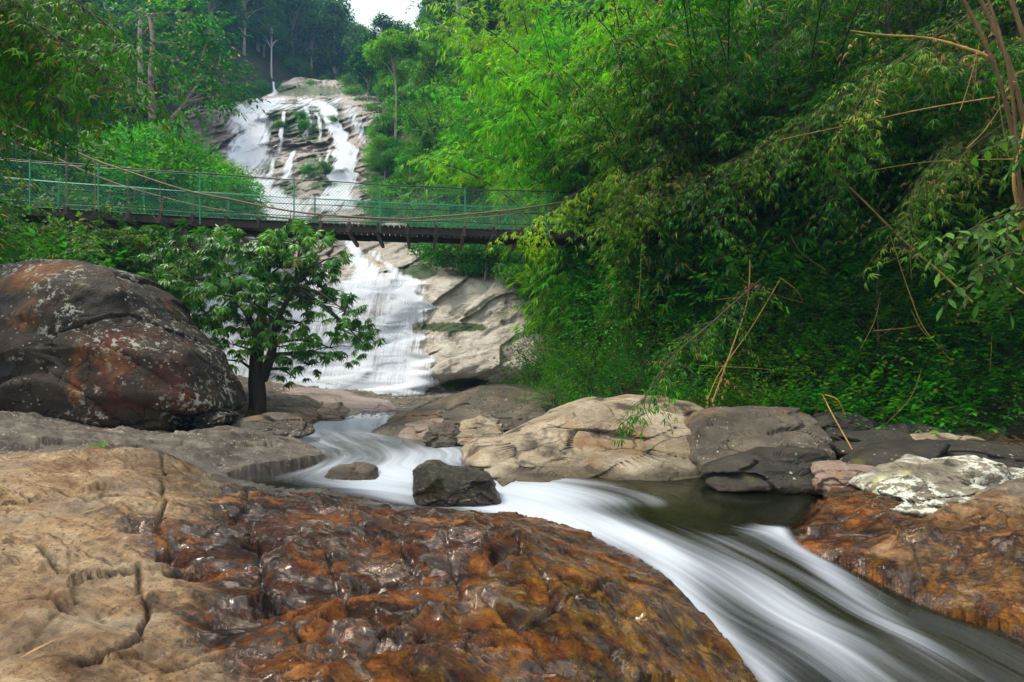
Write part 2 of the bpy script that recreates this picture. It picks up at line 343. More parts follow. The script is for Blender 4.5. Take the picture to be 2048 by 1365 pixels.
# ---- water: long smooth streaks along the 'flow' UV (u across in metres, v along in metres)
def water_mat():
    s = N('silky_stream_water'); uv = s.n('UVMap', {'uv_map': 'flow'}).outputs[0]; foam = s.attr('foam'); edge = s.attr('edge')
    a = s.noise(s.map(uv, (4.2, .20, 1)), 1., 4, .5, .3); b = s.noise(s.map(uv, (17, .35, 1)), 1., 3, .55, .15); g = s.noise(s.map(uv, (1.5, .35, 1)), 1., 4, .5, .4)
    st = s.math('ADD', s.math('MULTIPLY', a, .62), s.math('ADD', s.math('MULTIPLY', b, .18), s.math('MULTIPLY', g, .35)))
    f = s.math('ADD', foam, s.math('MULTIPLY', s.math('SUBTRACT', st, .57), 1.7)); f = s.rng(f, .05, 1.25)
    f = s.math('MULTIPLY', f, s.rng(foam, .02, .2, 0, .70))
    deep = s.mix(s.rng(g, .35, .65), (.008, .011, .006), (.022, .024, .011))
    body = s.bsdf(Base_Color=deep, Roughness=.16, Specular_IOR_Level=.5, Normal=s.bump(s.math('ADD', a, s.math('MULTIPLY', b, .3)), .25, .06))
    clear = s.n('MixShader', i0=s.rng(foam, .0, .5, .30, .34), i1=body, i2=s.n('BsdfTransparent', Color=(.62, .58, .40)).outputs[0]).outputs[0]
    white = s.bsdf(Base_Color=(.66, .74, .84), Roughness=.55, Specular_IOR_Level=.3)
    sh = s.n('MixShader', i0=f, i1=clear, i2=white).outputs[0]
    return s.done(s.n('MixShader', i0=edge, i1=s.n('BsdfTransparent').outputs[0], i2=sh).outputs[0])
M_WATER = water_mat()
def veil_mat():
    s = N('falling_white_water'); uv = s.n('UVMap', {'uv_map': 'flow'}).outputs[0]; den = s.attr('veil')
    a = s.noise(s.map(uv, (2.6, .10, 1)), 1., 5, .6, .2); b = s.noise(s.map(uv, (9, .16, 1)), 1., 3, .6, .1)
    st = s.math('ADD', s.math('MULTIPLY', a, .65), s.math('MULTIPLY', b, .35))
    al = s.rng(s.math('ADD', s.math('MULTIPLY', den, .92), s.math('MULTIPLY', s.math('SUBTRACT', st, .5), 2.5)), .10, .85)
    al = s.math('MULTIPLY', al, s.rng(den, .0, .22))
    wh = s.n('MixShader', i0=.35, i1=s.n('BsdfDiffuse', Color=(.82, .87, .94)).outputs[0], i2=s.n('BsdfTranslucent', Color=(.82, .87, .94)).outputs[0]).outputs[0]
    return s.done(s.n('MixShader', i0=al, i1=s.n('BsdfTransparent').outputs[0], i2=wh).outputs[0])
M_VEIL = veil_mat()
# ------------------------------------------------------------------ lie of the land
YB = [-30, 0, 8, 12, 20, 21.5, 25.5, 32, 41, 49, 60, 68, 80, 110, 150, 300]
ZB = [.3, .5, .7, .9, 1.2, 1.3, 5.8, 10, 16.4, 25.5, 33, 39, 46, 60, 78, 120]
def Lf(y): return np.interp(y, [-30, 3, 9, 12, 22, 33, 50, 60, 80, 300], [-11, -10, -9.5, -11, -14, -20, -31, -34, -32, -30])
def Rf(y): return np.interp(y, [-30, 3, 7.5, 9.5, 11, 13, 22, 25, 33, 50, 60, 80, 300], [9.5, 8.6, 7.4, 6.0, 3.4, 1.5, .9, -1, -8.6, -14, -17.5, -20, -20])
def hill(x, y, rough=True):
    x = np.asarray(x, float); y = np.asarray(y, float)
    dist = np.maximum(np.maximum(Lf(y)-x, x-Rf(y)), 0)
    sr = np.interp(y, [0, 12, 25, 60, 90], [.55, .7, .62, .5, .45]); sl = np.interp(y, [0, 12, 25, 60, 90], [.4, .6, .6, .75, .9])
    sl = np.where(x > Rf(y), sr, sl)
    z = np.interp(y, YB, ZB)+sl*dist/(1+dist/160)
    if rough: z = z+fbm(np.stack([x*.12, y*.12, x*0], -1).reshape(-1, 3), 4, s=3).reshape(x.shape)*np.minimum(dist*.25, 1.6)
    return z-2.6*(1-sstep(0, 2.2, dist))
ys = np.r_[np.arange(-25, 30, .6), np.arange(30, 90, 1.2), np.arange(90, 300, 5)]
xs = np.r_[np.arange(-260, -60, 6), np.arange(-60, 60, .75), np.arange(60, 261, 6)]
X, Y = np.meshgrid(xs, ys)
Zh = hill(X, Y)
Zh = np.where((Y < 3) & (np.abs(X) < 9), np.minimum(Zh, -2.2), Zh)
o = link('hillside', mesh_np('hillside', np.stack([X, Y, Zh], -1).reshape(-1, 3), grid_faces(len(ys), len(xs)), M_SOIL))
tag(o, 'dark leaf strewn forest floor of the valley sides under all the trees and bamboo', 'hillside', kind='structure')

# ------------------------------------------------------------------ stream surface (left and right water's edge, from the pool to the chute)
SEC = [((690, 797, .30), (868, 793, .30)), ((655, 830, .20), (800, 824, .22)), ((600, 857, .13), (790, 853, .14)),
       ((545, 880, .10), (960, 866, .11)), ((610, 903, .08), (970, 888, .09)), ((640, 925, .04), (985, 905, .06)),
       ((540, 950, .00), (1060, 925, .0)), ((450, 968, -.02), (1420, 945, -.02)), ((640, 985, -.03), (1560, 962, -.03)),
       ((760, 1008, -.04), (1640, 985, -.03)), ((880, 1022, -.05), (1640, 1022, -.04)), ((1000, 1028, -.07), (1600, 1056, -.06)),
       ((1120, 1058, -.11), (1590, 1082, -.11)), ((1215, 1100, -.18), (1640, 1110, -.20)), ((1290, 1150, -.28), (1740, 1155, -.32)),
       ((1370, 1230, -.43), (1890, 1225, -.47)), ((1450, 1310, -.56), (2060, 1275, -.58)), ((1540, 1420, -.72), (2250, 1350, -.70)), ((1680, 1600, -.92), (2500, 1460, -.85))]
def lerp_rows(A, n):
    A = np.asarray(A, float); t = np.linspace(0, len(A)-1, n); i = np.clip(t.astype(int), 0, len(A)-2); f = (t-i)[:, None]
    p0 = A[np.maximum(i-1, 0)]; p1 = A[i]; p2 = A[i+1]; p3 = A[np.minimum(i+2, len(A)-1)]
    return .5*((2*p1)+(p2-p0)*f+(2*p0-5*p1+4*p2-p3)*f**2+(3*p1-p0-3*p2+p3)*f**3)
LW = np.array([G(*a) for a, b in SEC]); RW = np.array([G(*b) for a, b in SEC])
NS, NT_ = 420, 130
Ls, Rs = lerp_rows(LW, NS), lerp_rows(RW, NS)
tt = np.linspace(0, 1, NT_)
WV = Ls[:, None]*(1-tt)[None, :, None]+Rs[:, None]*tt[None, :, None]
mid = (Ls+Rs)/2; vlen = np.r_[0, np.cumsum(np.linalg.norm(np.diff(mid, axis=0), axis=1))]
wid = np.linalg.norm(Ls-Rs, axis=1)
uu = (tt[None]-.5)*np.clip(wid, 1.2, 3.2)[:, None]; vv = np.repeat(vlen[:, None], NT_, 1)
def pix(V):
    return 1024+V[..., 0]/V[..., 1]*F, HY-(V[..., 2]-CZ)/V[..., 1]*F
PX, PY = pix(WV)
def blob(px, py, cx, cy, sx, sy, rot=0):
    c, s_ = math.cos(math.radians(rot)), math.sin(math.radians(rot)); dx, dy = px-cx, py-cy
    return np.exp(-.5*(((dx*c+dy*s_)/sx)**2+((-dx*s_+dy*c)/sy)**2))
foam = .05+0*PX
for b in [(760, 815, 120, 22, -15, .9), (680, 842, 70, 14, 0, .6), (800, 868, 160, 8, 0, .25), (640, 893, 70, 12, 0, .3), (860, 918, 95, 26, -12, .75), (740, 958, 130, 22, 8, .7), (800, 1000, 60, 14, 18, .5),
          (1075, 975, 85, 17, 5, 1.0), (1000, 1015, 90, 14, 8, .8), (1130, 1040, 120, 20, 18, .85), (1230, 1000, 90, 12, 3, .4), (1300, 1090, 120, 26, 30, .55),
          (1350, 1190, 30, 60, -35, .75), (1430, 1290, 34, 70, -38, .95), (1520, 1380, 40, 60, -38, .9), (1545, 1075, 60, 15, 15, .7), (1640, 1130, 70, 16, 35, .55), (1760, 1230, 120, 18, 35, .45), (1560, 1210, 130, 30, 40, .30), (1650, 1300, 150, 40, 40, .35)]:
    foam = foam+b[5]*blob(PX, PY, *b[:5])
foam = foam+.04*sstep(1030, 1130, PY)*(1-.6*sstep(1600, 1800, PX-(PY-1150)*1.6))
foam = foam-.35*blob(PX, PY, 1480, 990, 140, 40)-.2*blob(PX, PY, 1600, 1045, 110, 16)
fine = fbm(np.stack([uu*2.2, vv*.35, 0*vv], -1).reshape(-1, 3), 4, s=11).reshape(uu.shape)
eb = sstep(.10, 0, np.minimum(tt, 1-tt))[None]*np.ones((NS, 1)); foam = foam+.45*eb*sstep(-.1, .4, fbm(np.stack([vv*1.3, uu*.4, 0*vv], -1).reshape(-1, 3), 3, s=12).reshape(uu.shape))*sstep(1700, 1500, PX)
calm = 1-.75*blob(PX, PY, 1350, 985, 330, 40)
WV = WV.copy(); WV[..., 2] += .045*fine*calm*np.minimum(1, np.interp(WV[..., 1], [2, 6, 12], [1.2, 1, 1]))
# standing swell over hidden stones
for cx, cy, sx, sy, h in [(1560, 1075, 70, 14, .07), (690, 925, 45, 14, .07), (870, 905, 90, 16, .04)]: WV[..., 2] += h*blob(PX, PY, cx, cy, sx, sy)
edge = sstep(0, .09, tt)[None]*sstep(0, .06, 1-tt)[None]*np.ones((NS, 1))
o = link('stream_water', mesh_np('stream_water', WV.reshape(-1, 3), grid_faces(NS, NT_), M_WATER, True, {'foam': np.clip(foam, 0, 1.3).ravel(), 'edge': edge.ravel()}, np.stack([uu, vv], -1).reshape(-1, 2)))
tag(o, 'silky white and grey stream water sliding between the rocks towards the lower corner', 'stream', kind='structure')

# ------------------------------------------------------------------ near bedrock
CT = [(0, 1365, .25), (300, 1365, .20), (700, 1365, .12), (1100, 1365, -.02), (1300, 1365, -.25), (1420, 1340, -.48), (0, 1200, .32), (250, 1200, .30), (600, 1200, .24), (900, 1200, .20), (1150, 1200, .12), (1290, 1190, -.12),
      (0, 1050, .40), (300, 1050, .36), (600, 1060, .27), (900, 1075, .16), (1080, 1090, .09), (1200, 1135, -.06), (0, 980, .5), (300, 980, .38), (480, 988, .07), (650, 1000, .03), (770, 1020, .0), (900, 1032, .01), (1000, 1042, -.02),
      (0, 920, .50), (180, 890, .50), (320, 925, .42), (420, 900, .36), (600, 905, .2), (640, 930, .10), (430, 945, .12), (520, 930, .16), (560, 950, .05), (0, 858, .46), (120, 856, .46), (350, 884, .40), (500, 878, .33), (560, 868, .2),
      (1700, 978, .12), (1800, 1010, .13), (1900, 1052, .06), (2048, 1075, .07), (2300, 1080, .08), (1640, 1040, .0), (1700, 1090, -.12), (1900, 1090, -.03), (2048, 1100, .0), (1800, 1160, -.27), (1950, 1205, -.38), (2080, 1240, -.48), (2300, 1250, -.45), (2500, 1350, -.62)]
cw = np.array([G(*c) for c in CT])
FW = np.array([(-11, 9.4, .3), (-9, 9.6, .2), (-7.2, 9.7, .15), (-6.2, 10.5, .2), (-10, 14, 1.0), (-6, 13, .4), (-3.5, 12.5, -.1), (-3, 15, .0), (-2.5, 18, .1), (-6, 17, .35), (-9, 20, .6), (0, 12.5, .1), (.5, 16, .5), (1, 20, .8), (4, 11, .6), (3, 8.5, .1), (8.2, 9.5, .7), (4.2, 6.4, -.02), (5.6, 6.6, .05), (7.2, 7, .15), (4, 8, -.1), (6, 8.3, .1), (8, 5.5, .45), (11, 8, 1.3),
               (8, 3.5, .15), (9, 1.5, -.1), (-8, 5, .95), (-8, 2.5, .55), (-5, 1, .4), (-2, .7, .22), (0, .7, .1), (1.2, 1.2, -.55), (3.5, 1.5, -.8), (2.5, .6, -1.), (6, 1.5, -.55), (12, 12, 2.), (-13, 20, 1.2), (1, 9.5, -.15), (-1.5, 9.5, -.05)])
ctrl = np.r_[cw, FW]
zf = tps(ctrl[:, :2], ctrl[:, 2], 2e-3)
NR, NC = 700, 940
yy = np.geomspace(.55, 22.5, NR); u_ = np.linspace(-1.75, 1.75, NC)
U_, Y_ = np.meshgrid(u_, yy); X_ = U_*(Y_*.9+.8)
q = np.stack([X_.ravel(), Y_.ravel()], -1)
z = zf(q)
# carve the water course
from mathutils import kdtree
wv = WV[::2, ::2].reshape(-1, 3); kd = kdtree.KDTree(len(wv))
for i, p in enumerate(wv): kd.insert((p[0], p[1], 0), i)
kd.balance()
wsp = np.linalg.norm(np.diff(WV[::2, ::2], axis=1), axis=2).mean()
near = np.full(len(q), 9.); wz = np.zeros(len(q)); ex = np.zeros(len(q))
sel = np.where((q[:, 1] > 1.2) & (q[:, 1] < 21.5) & (q[:, 0] > -8) & (q[:, 0] < 7))[0]
edgef = (np.minimum(tt, 1-tt)[None]*wid[:, None])[::2, ::2].ravel()
for i in sel:
    c_, k, d = kd.find((q[i, 0], q[i, 1], 0)); near[i] = d; wz[i] = wv[k, 2]; ex[i] = edgef[k]
inside = np.where(ex > .02, sstep(.12, .02, np.where(near < .12, near, 1)), 0)
depthw = np.clip(ex*.8, .0, .22)
p3 = np.c_[q, 0*q[:, 0]]
a28 = math.radians(28); sa = q[:, 0]*math.cos(a28)+q[:, 1]*math.sin(a28); sb = -q[:, 0]*math.sin(a28)+q[:, 1]*math.cos(a28)
warp = fbm(p3*1.3, 4, s=21)
det = .10*fbm(p3*.9, 4, s=1)+.12*fbm(np.c_[sa*.9+warp*.4, sb*2.3, 0*sa], 5, s=2, ridge=True)+.024*fbm(p3*4.2, 5, s=4, ridge=True)+.010*fbm(np.c_[sa*5.+warp*2, sb*11, 0*sa], 4, s=6, ridge=True)+.007*fbm(p3*17, 4, s=5)
wp = np.c_[sa*1.35+.35*warp, sb*2.0+.35*fbm(p3*1.7, 4, s=8)]
f1, gap, cx_, cy_ = worley(wp, 3)
ra, rb = _hash(np.floor(cx_*97), np.floor(cy_*89), 0*cx_, 2)-.5, _hash(np.floor(cx_*71), np.floor(cy_*61), 0*cx_, 9)-.5
det += .10*(ra*(wp[:, 0]-cx_)+rb*(wp[:, 1]-cy_))+.016*(ra+rb)
f1b, gapb, cxb, cyb = worley(wp*3.3+5, 8)
rab = _hash(np.floor(cxb*97), np.floor(cyb*89), 0*cxb, 2)-.5
rbb = _hash(np.floor(cxb*51), np.floor(cyb*87), 0*cxb, 12)-.5; det += .010*rab+.016*(rab*(wp[:, 0]*3.3+5-cxb)+rbb*(wp[:, 1]*3.3+5-cyb))
crk = sstep(.06, .0, gap)*sstep(-.15, .25, fbm(p3*.8, 3, s=31)); crk2 = sstep(.045, .0, gapb)*.6*sstep(-.05, .3, fbm(p3*1.6, 3, s=33))
def pdist(q, pts):
    pts = np.array([G(*c)[:2] for c in pts]); best = np.full(len(q), 9.)
    qw = q+.05*np.stack([fbm(p3*3, 3, s=41), fbm(p3*3, 3, s=42)], -1)
    for a, b in zip(pts[:-1], pts[1:]):
        ab = b-a; t = np.clip(((qw-a)@ab)/(ab@ab), 0, 1); best = np.minimum(best, np.linalg.norm(qw-a-t[:, None]*ab, axis=1))
    return best
line = np.full(len(q), 9.)
for pts in [[(488, 985, .2), (495, 1040, .25), (525, 1120, .27), (540, 1190, .27), (600, 1260, .25)], [(300, 1365, .2), (400, 1325, .22), (560, 1285, .24), (700, 1240, .25)], [(278, 1150, .3), (286, 1260, .28), (296, 1300, .25), (180, 1365, .22)],
            [(320, 1130, .33), (400, 1085, .33), (480, 1040, .28), (545, 1000, .2)], [(880, 1080, .22), (930, 1170, .25), (1010, 1225, .2), (1090, 1300, .1), (1200, 1365, -.05)], [(320, 965, .4), (330, 1020, .37), (325, 1100, .35)],
            [(620, 1365, .15), (760, 1270, .22), (860, 1200, .25)], [(1750, 1010, .2), (1830, 1060, .1), (1900, 1180, -.1)], [(1700, 1060, 0.), (1850, 1110, .0), (2048, 1180, -.1)], [(330, 935, .5), (320, 900, .55), (250, 870, .6)],
            [(560, 1030, .25), (640, 1110, .25), (700, 1190, .25), (800, 1290, .18)], [(700, 1040, .2), (790, 1100, .24), (850, 1150, .25)], [(980, 1050, .15), (1060, 1130, .18), (1100, 1200, .12), (1240, 1260, -.05)], [(430, 1240, .28), (560, 1225, .27), (700, 1180, .25), (860, 1120, .24)], [(900, 1300, .1), (1050, 1260, .12), (1180, 1180, .1), (1260, 1150, .0)], [(520, 1365, .18), (640, 1330, .17), (780, 1330, .12), (1000, 1345, .0)], [(60, 1120, .36), (150, 1180, .32), (280, 1150, .31)], [(0, 1270, .28), (110, 1240, .3), (200, 1255, .3)], [(90, 1010, .42), (200, 1035, .4), (300, 1085, .35)]]:
    line = np.minimum(line, pdist(q, pts)/(.6+.2*np.array(pts)[0, 2]))
lc = sstep(.035, .0, line)
crk = crk*sstep(.0, .35, fbm(p3*2.2, 3, s=37)); det -= .05*lc+.014*crk+.006*crk2
near_amp = np.interp(q[:, 1], [0, 3, 8, 22], [.9, 1, 1.15, 1.3])
z = z+det*near_amp*(.3+.7*sstep(.05, .9, near))
for cx, cy, cz, r, dp in [(385, 1162, .25, .17, .22), (560, 1195, .25, .16, .09), (950, 1130, .22, .20, .10), (860, 1085, .2, .15, .08), (760, 1150, .25, .16, .07), (1240, 1200, .0, .14, .08), (640, 1300, .22, .13, .06), (1010, 1120, .2, .12, .08), (520, 1110, .27, .12, .07), (690, 1210, .25, .13, .08), (1090, 1215, .1, .12, .07), (880, 1270, .18, .13, .07), (350, 1120, .33, .12, .06)]:
    c = G(cx, cy, cz); dd = np.hypot((q[:, 0]-c[0])*.8, (q[:, 1]-c[1])*1.1)+.06*warp; z -= 1.5*dp*sstep(r, r*.35, dd)
# water stands above its bed and below its banks
z = np.where(inside > 0, np.minimum(z, z*(1-inside)+(wz-.02-depthw)*inside), z)
bank = (near > .10) & (near < .45) & (inside == 0)
z = np.where(bank, np.maximum(z, wz+.015+.12*(near-.1)), z)
# painted masks
MK = [(0, 1365, .05, 0, 0), (150, 1290, .0, 0, 0), (250, 1200, .25, 0, 0), (0, 1180, .12, 0, 0), (0, 1080, .08, .05, 0), (200, 1050, .12, 0, 0), (330, 1000, .35, 0, 0), (430, 1150, .75, 0, 0), (350, 1330, .35, 0, 0), (600, 1050, .75, 0, 0), (500, 1280, .95, 0, .1),
      (700, 1200, 1, 0, 0), (900, 1100, .95, 0, 0), (1050, 1250, 1, 0, .3), (1250, 1150, .95, 0, .7), (1300, 1300, .9, 0, 1), (1420, 1330, .9, 0, 1), (650, 990, .9, .05, 0), (450, 930, .08, .85, 0), (150, 900, 0, 1, 0), (0, 940, 0, .95, 0), (300, 880, 0, 1, 0), (550, 900, .05, .9, 0),
      (100, 985, .02, .35, 0), (620, 935, .25, .75, 0), (1620, 1010, .75, 0, .1), (1750, 1050, .55, 0, .2), (1900, 1080, .75, 0, .6), (2000, 1180, .75, 0, .9), (1850, 1170, .85, 0, .6), (1950, 1050, .6, .0, .4), (2150, 1060, .6, .1, .4), (2100, 1000, .1, .6, 0), (1400, 900, .2, .8, 0), (800, 830, .3, .5, 0), (200, 1365, .08, 0, 0)]
mw = np.array([(*G(a, b, .2)[:2], c, d, e) for a, b, c, d, e in MK])
lq = np.stack([q[:, 0]/(q[:, 1]+.5), np.log(q[:, 1]+.5)*1.5], -1); lm = np.stack([mw[:, 0]/(mw[:, 1]+.5), np.log(mw[:, 1]+.5)*1.5], -1)
wgt = 1/(((lq[:, None]-lm[None])**2).sum(-1)+.004)**2
mk = (wgt@mw[:, 2:])/wgt.sum(1, keepdims=True)
wet = np.maximum(mk[:, 0]*sstep(12.5, 9, q[:, 1]), sstep(.22, .06, near)*np.interp(q[:, 1], [5.5, 7], [.8, .25])); grey = np.maximum(mk[:, 1]*np.maximum(sstep(.05, .3, near), sstep(5.8, 6.6, q[:, 1])), .8*sstep(9.5, 12, q[:, 1]))
o = link('bedrock', mesh_np('bedrock', np.c_[q, z], grid_faces(NR, NC), R_BED, True, {'wet': wet, 'grey': grey, 'gold': mk[:, 2], 'crack': np.clip(np.maximum(lc, np.maximum(crk*.35, crk2*.35)), 0, 1)}))
tag(o, 'cracked tan and wet rust coloured bedrock along both edges of the stream', 'bedrock', kind='structure')
ZG = z.reshape(NR, NC)
def gz(x, y):
    """height of the bedrock at x, y"""
    i = np.clip(np.searchsorted(yy, y), 1, NR-1); j = np.clip(np.searchsorted(u_, x/(y*.9+.8)), 1, NC-1)
    return float(ZG[i, j])

# ------------------------------------------------------------------ granite face of the waterfall
PYs = [120, 150, 165, 190, 205, 230, 280, 310, 340, 362, 400, 460, 500, 560, 640, 700, 800, 840]
DPs = [78, 72, 68, 60, 54, 49, 46.2, 44.5, 42, 41, 38, 32, 29, 25.5, 24, 23, 21.5, 21.3]
def cdep(px, py):
    px = np.asarray(px, float); py = np.asarray(py, float); sh = px.shape
    wob = 14*fbm(np.stack([px/90, py/160, 0*px], -1).reshape(-1, 3), 3, s=51).reshape(sh)
    d = np.interp(py+wob*sstep(780, 600, py), PYs, DPs)
    d = d-1.6*sstep(825, 900, px)*sstep(520, 570, py)*sstep(800, 730, py)+.8*sstep(840, 870, px)*sstep(745, 775, py)*sstep(980, 930, px)
    d = d+.5*sstep(0, 1, np.abs(px-700)/400)
    x = (px-1024)/F*d; zz = CZ+(HY-py)/F*d
    sc = np.interp(d, [20, 50], [1, 2.0])
    p = np.stack([x, zz, 0*x], -1).reshape(-1, 3); w1 = fbm(p*.16, 4, s=52)
    lay = np.stack([(x.ravel()*.6+zz.ravel()*.25)*.22+w1*.6, (zz.ravel()-.35*x.ravel())*.45/1+w1*.8, 0*w1], -1)
    f1, gp, cx, cy = worley(lay/sc.ravel()[:, None]*1.6, 5)
    r1 = _hash(np.floor(cx*97), np.floor(cy*89), 0*cx, 2)-.5
    det = sc.ravel()*(.75*fbm(p*.22, 5, s=53)+.75*r1+.42*np.interp(d.ravel(), [24, 30], [.3, 1])*fbm(lay*3.5, 5, s=54, ridge=True)+.16*fbm(p*1.9, 4, s=55))
    ck = sstep(.045, 0, gp)*sstep(.05, .4, fbm(p*.45, 3, s=56))
    return d+det.reshape(sh)*.9+(ck*.35*sc.ravel()).reshape(sh), ck.reshape(sh)
px_ = np.arange(300, 1150, 2.2); py_ = np.arange(146, 840, 2.0)
CPX, CPY = np.meshgrid(px_, py_)
top = np.interp(px_, [300, 470, 540, 566, 600, 680, 704, 740, 1150], [226, 206, 192, 164, 154, 161, 176, 192, 205])+5*fbm(np.stack([px_/14, 0*px_, 0*px_], -1), 4, s=66)
CPY = top[None]+(CPY-CPY.min())/np.ptp(CPY)*(CPY.max()-top[None])
CD, CK = cdep(CPX, CPY+16*fbm(np.stack([CPX/60, 0*CPX, 0*CPX], -1).reshape(-1, 3), 4, s=61).reshape(CPX.shape)*sstep(230, 150, CPY))
CV = np.stack([(CPX-1024)/F*CD, CD, CZ+(HY-CPY)/F*CD], -1)
moss = 0*CPX
for b in [(612, 245, 42, 34), (560, 245, 22, 28), (662, 235, 22, 34), (648, 335, 48, 24), (600, 182, 55, 10), (640, 182, 40, 9), (565, 380, 30, 10), (650, 372, 25, 8), (560, 262, 40, 8), (545, 330, 20, 8), (905, 655, 60, 8), (935, 770, 45, 12), (830, 545, 40, 14)]:
    moss = np.maximum(moss, blob(CPX, CPY, *b))
pale = np.clip(1.1*blob(CPX, CPY, 950, 650, 110, 100)+.5*blob(CPX, CPY, 740, 620, 110, 110), 0, 1)
o = link('waterfall_cliff', mesh_np('waterfall_cliff', CV.reshape(-1, 3), grid_faces(len(py_), len(px_))[:, ::-1], R_CLIFF, True, {'moss': moss.ravel(), 'pale': pale.ravel(), 'crack': CK.ravel()}))
tag(o, 'tall stepped granite face with pale slabs and mossy ledges behind the bridge', 'cliff', kind='structure')

# ------------------------------------------------------------------ falling water: soft veils following the face
def veil(pts, nseg=90, nw=30, off=.3):
    A = lerp_rows(np.array(pts, float), nseg); t = np.linspace(-1, 1, nw)
    sd = abs(int(pts[0][0]*7+pts[0][1])) % 991
    wq = np.stack([A[:, 1]*.05, A[:, 0]*.02, 0*A[:, 0]], -1); wx = fbm(wq, 4, s=sd)*.35; ww = 1+.45*fbm(wq*1.7, 4, s=sd+1)
    A[:, 2] *= 1.22; A[:, 3] = A[:, 3]*1.12+.08
    px = A[:, 0, None]+A[:, 2, None]*(wx[:, None]+ww[:, None]*t[None]*.5); py = A[:, 1, None]+0*px
    d0, _ = cdep(px, py)
    k = np.ones(7)/7; d1 = d0.copy()
    for _ in range(2):
        d1 = np.apply_along_axis(lambda c: np.convolve(np.pad(c, 3, 'edge'), k, 'valid'), 0, d1)
        d1 = np.apply_along_axis(lambda c: np.convolve(np.pad(c, 3, 'edge'), k, 'valid'), 1, d1)
    d = np.minimum(d0-.06, d1-off)-.12*np.interp(d1, [20, 60], [.6, 2])
    V = np.stack([(px-1024)/F*d, d, CZ+(HY-py)/F*d], -1)
    md = np.linalg.norm(np.diff(V[:, nw//2], axis=0), axis=1); v = np.r_[0, np.cumsum(md)]
    den = A[:, 3, None]*(1-np.abs(t)[None]**1.7)
    den = den*(1+.5*fbm(np.stack([px/9, py/34, 0*px], -1).reshape(-1, 3), 4, s=sd+2).reshape(px.shape))
    fade = sstep(0, .06, np.linspace(0, 1, nseg))[:, None]*sstep(0, .06, np.linspace(1, 0, nseg))[:, None]
    u = V[..., 0]
    return V.reshape(-1, 3), grid_faces(nseg, nw), (den*fade).ravel(), np.stack([u, np.repeat(v[:, None], nw, 1)], -1).reshape(-1, 2)
def falls(name, label, ribbons):
    Vs, Qs, Ds, Us, n = [], [], [], [], 0
    for r in ribbons:
        V, Q, D, U = veil(r); Vs.append(V); Qs.append(Q+n); Ds.append(D); Us.append(U+len(Vs)*3.7); n += len(V)
    o = link(name, mesh_np(name, np.concatenate(Vs), np.concatenate(Qs), M_VEIL, True, {'veil': np.concatenate(Ds)}, np.concatenate(Us)))
    tag(o, label, 'waterfall', kind='structure')
falls('waterfall', 'broad white lower waterfall fanning out below the bridge into the pool', [
    [(700, 478, 22, .8), (718, 510, 34, .95), (735, 545, 60, .95), (765, 570, 90, .75), (790, 590, 110, .7)],
    [(770, 545, 30, .5), (800, 560, 60, .8), (818, 575, 60, 1.1), (812, 620, 80, 1.2), (800, 680, 95, 1.05), (790, 740, 110, 1.1), (790, 797, 120, 1.1)],
    [(735, 540, 40, .6), (700, 575, 90, .8), (690, 640, 120, .62), (680, 700, 200, .85), (680, 750, 240, 1.0), (680, 797, 260, 1.05)],
    [(640, 540, 60, .6), (610, 600, 120, .9), (590, 660, 150, .85), (590, 730, 150, .95), (590, 785, 140, .9)],
    [(700, 560, 160, .5), (740, 600, 170, .45), (760, 660, 160, .55), (740, 720, 160, .7), (735, 795, 150, .9)],
    [(740, 500, 20, .3), (775, 530, 26, .5), (820, 565, 34, .6), (850, 590, 16, .3)],
    [(455, 520, 80, .5), (430, 560, 130, .8), (430, 640, 150, .6), (470, 720, 130, .7), (500, 785, 120, .7)],
    [(520, 470, 60, .5), (510, 520, 90, .75), (520, 580, 120, .7), (520, 640, 120, .6)]])
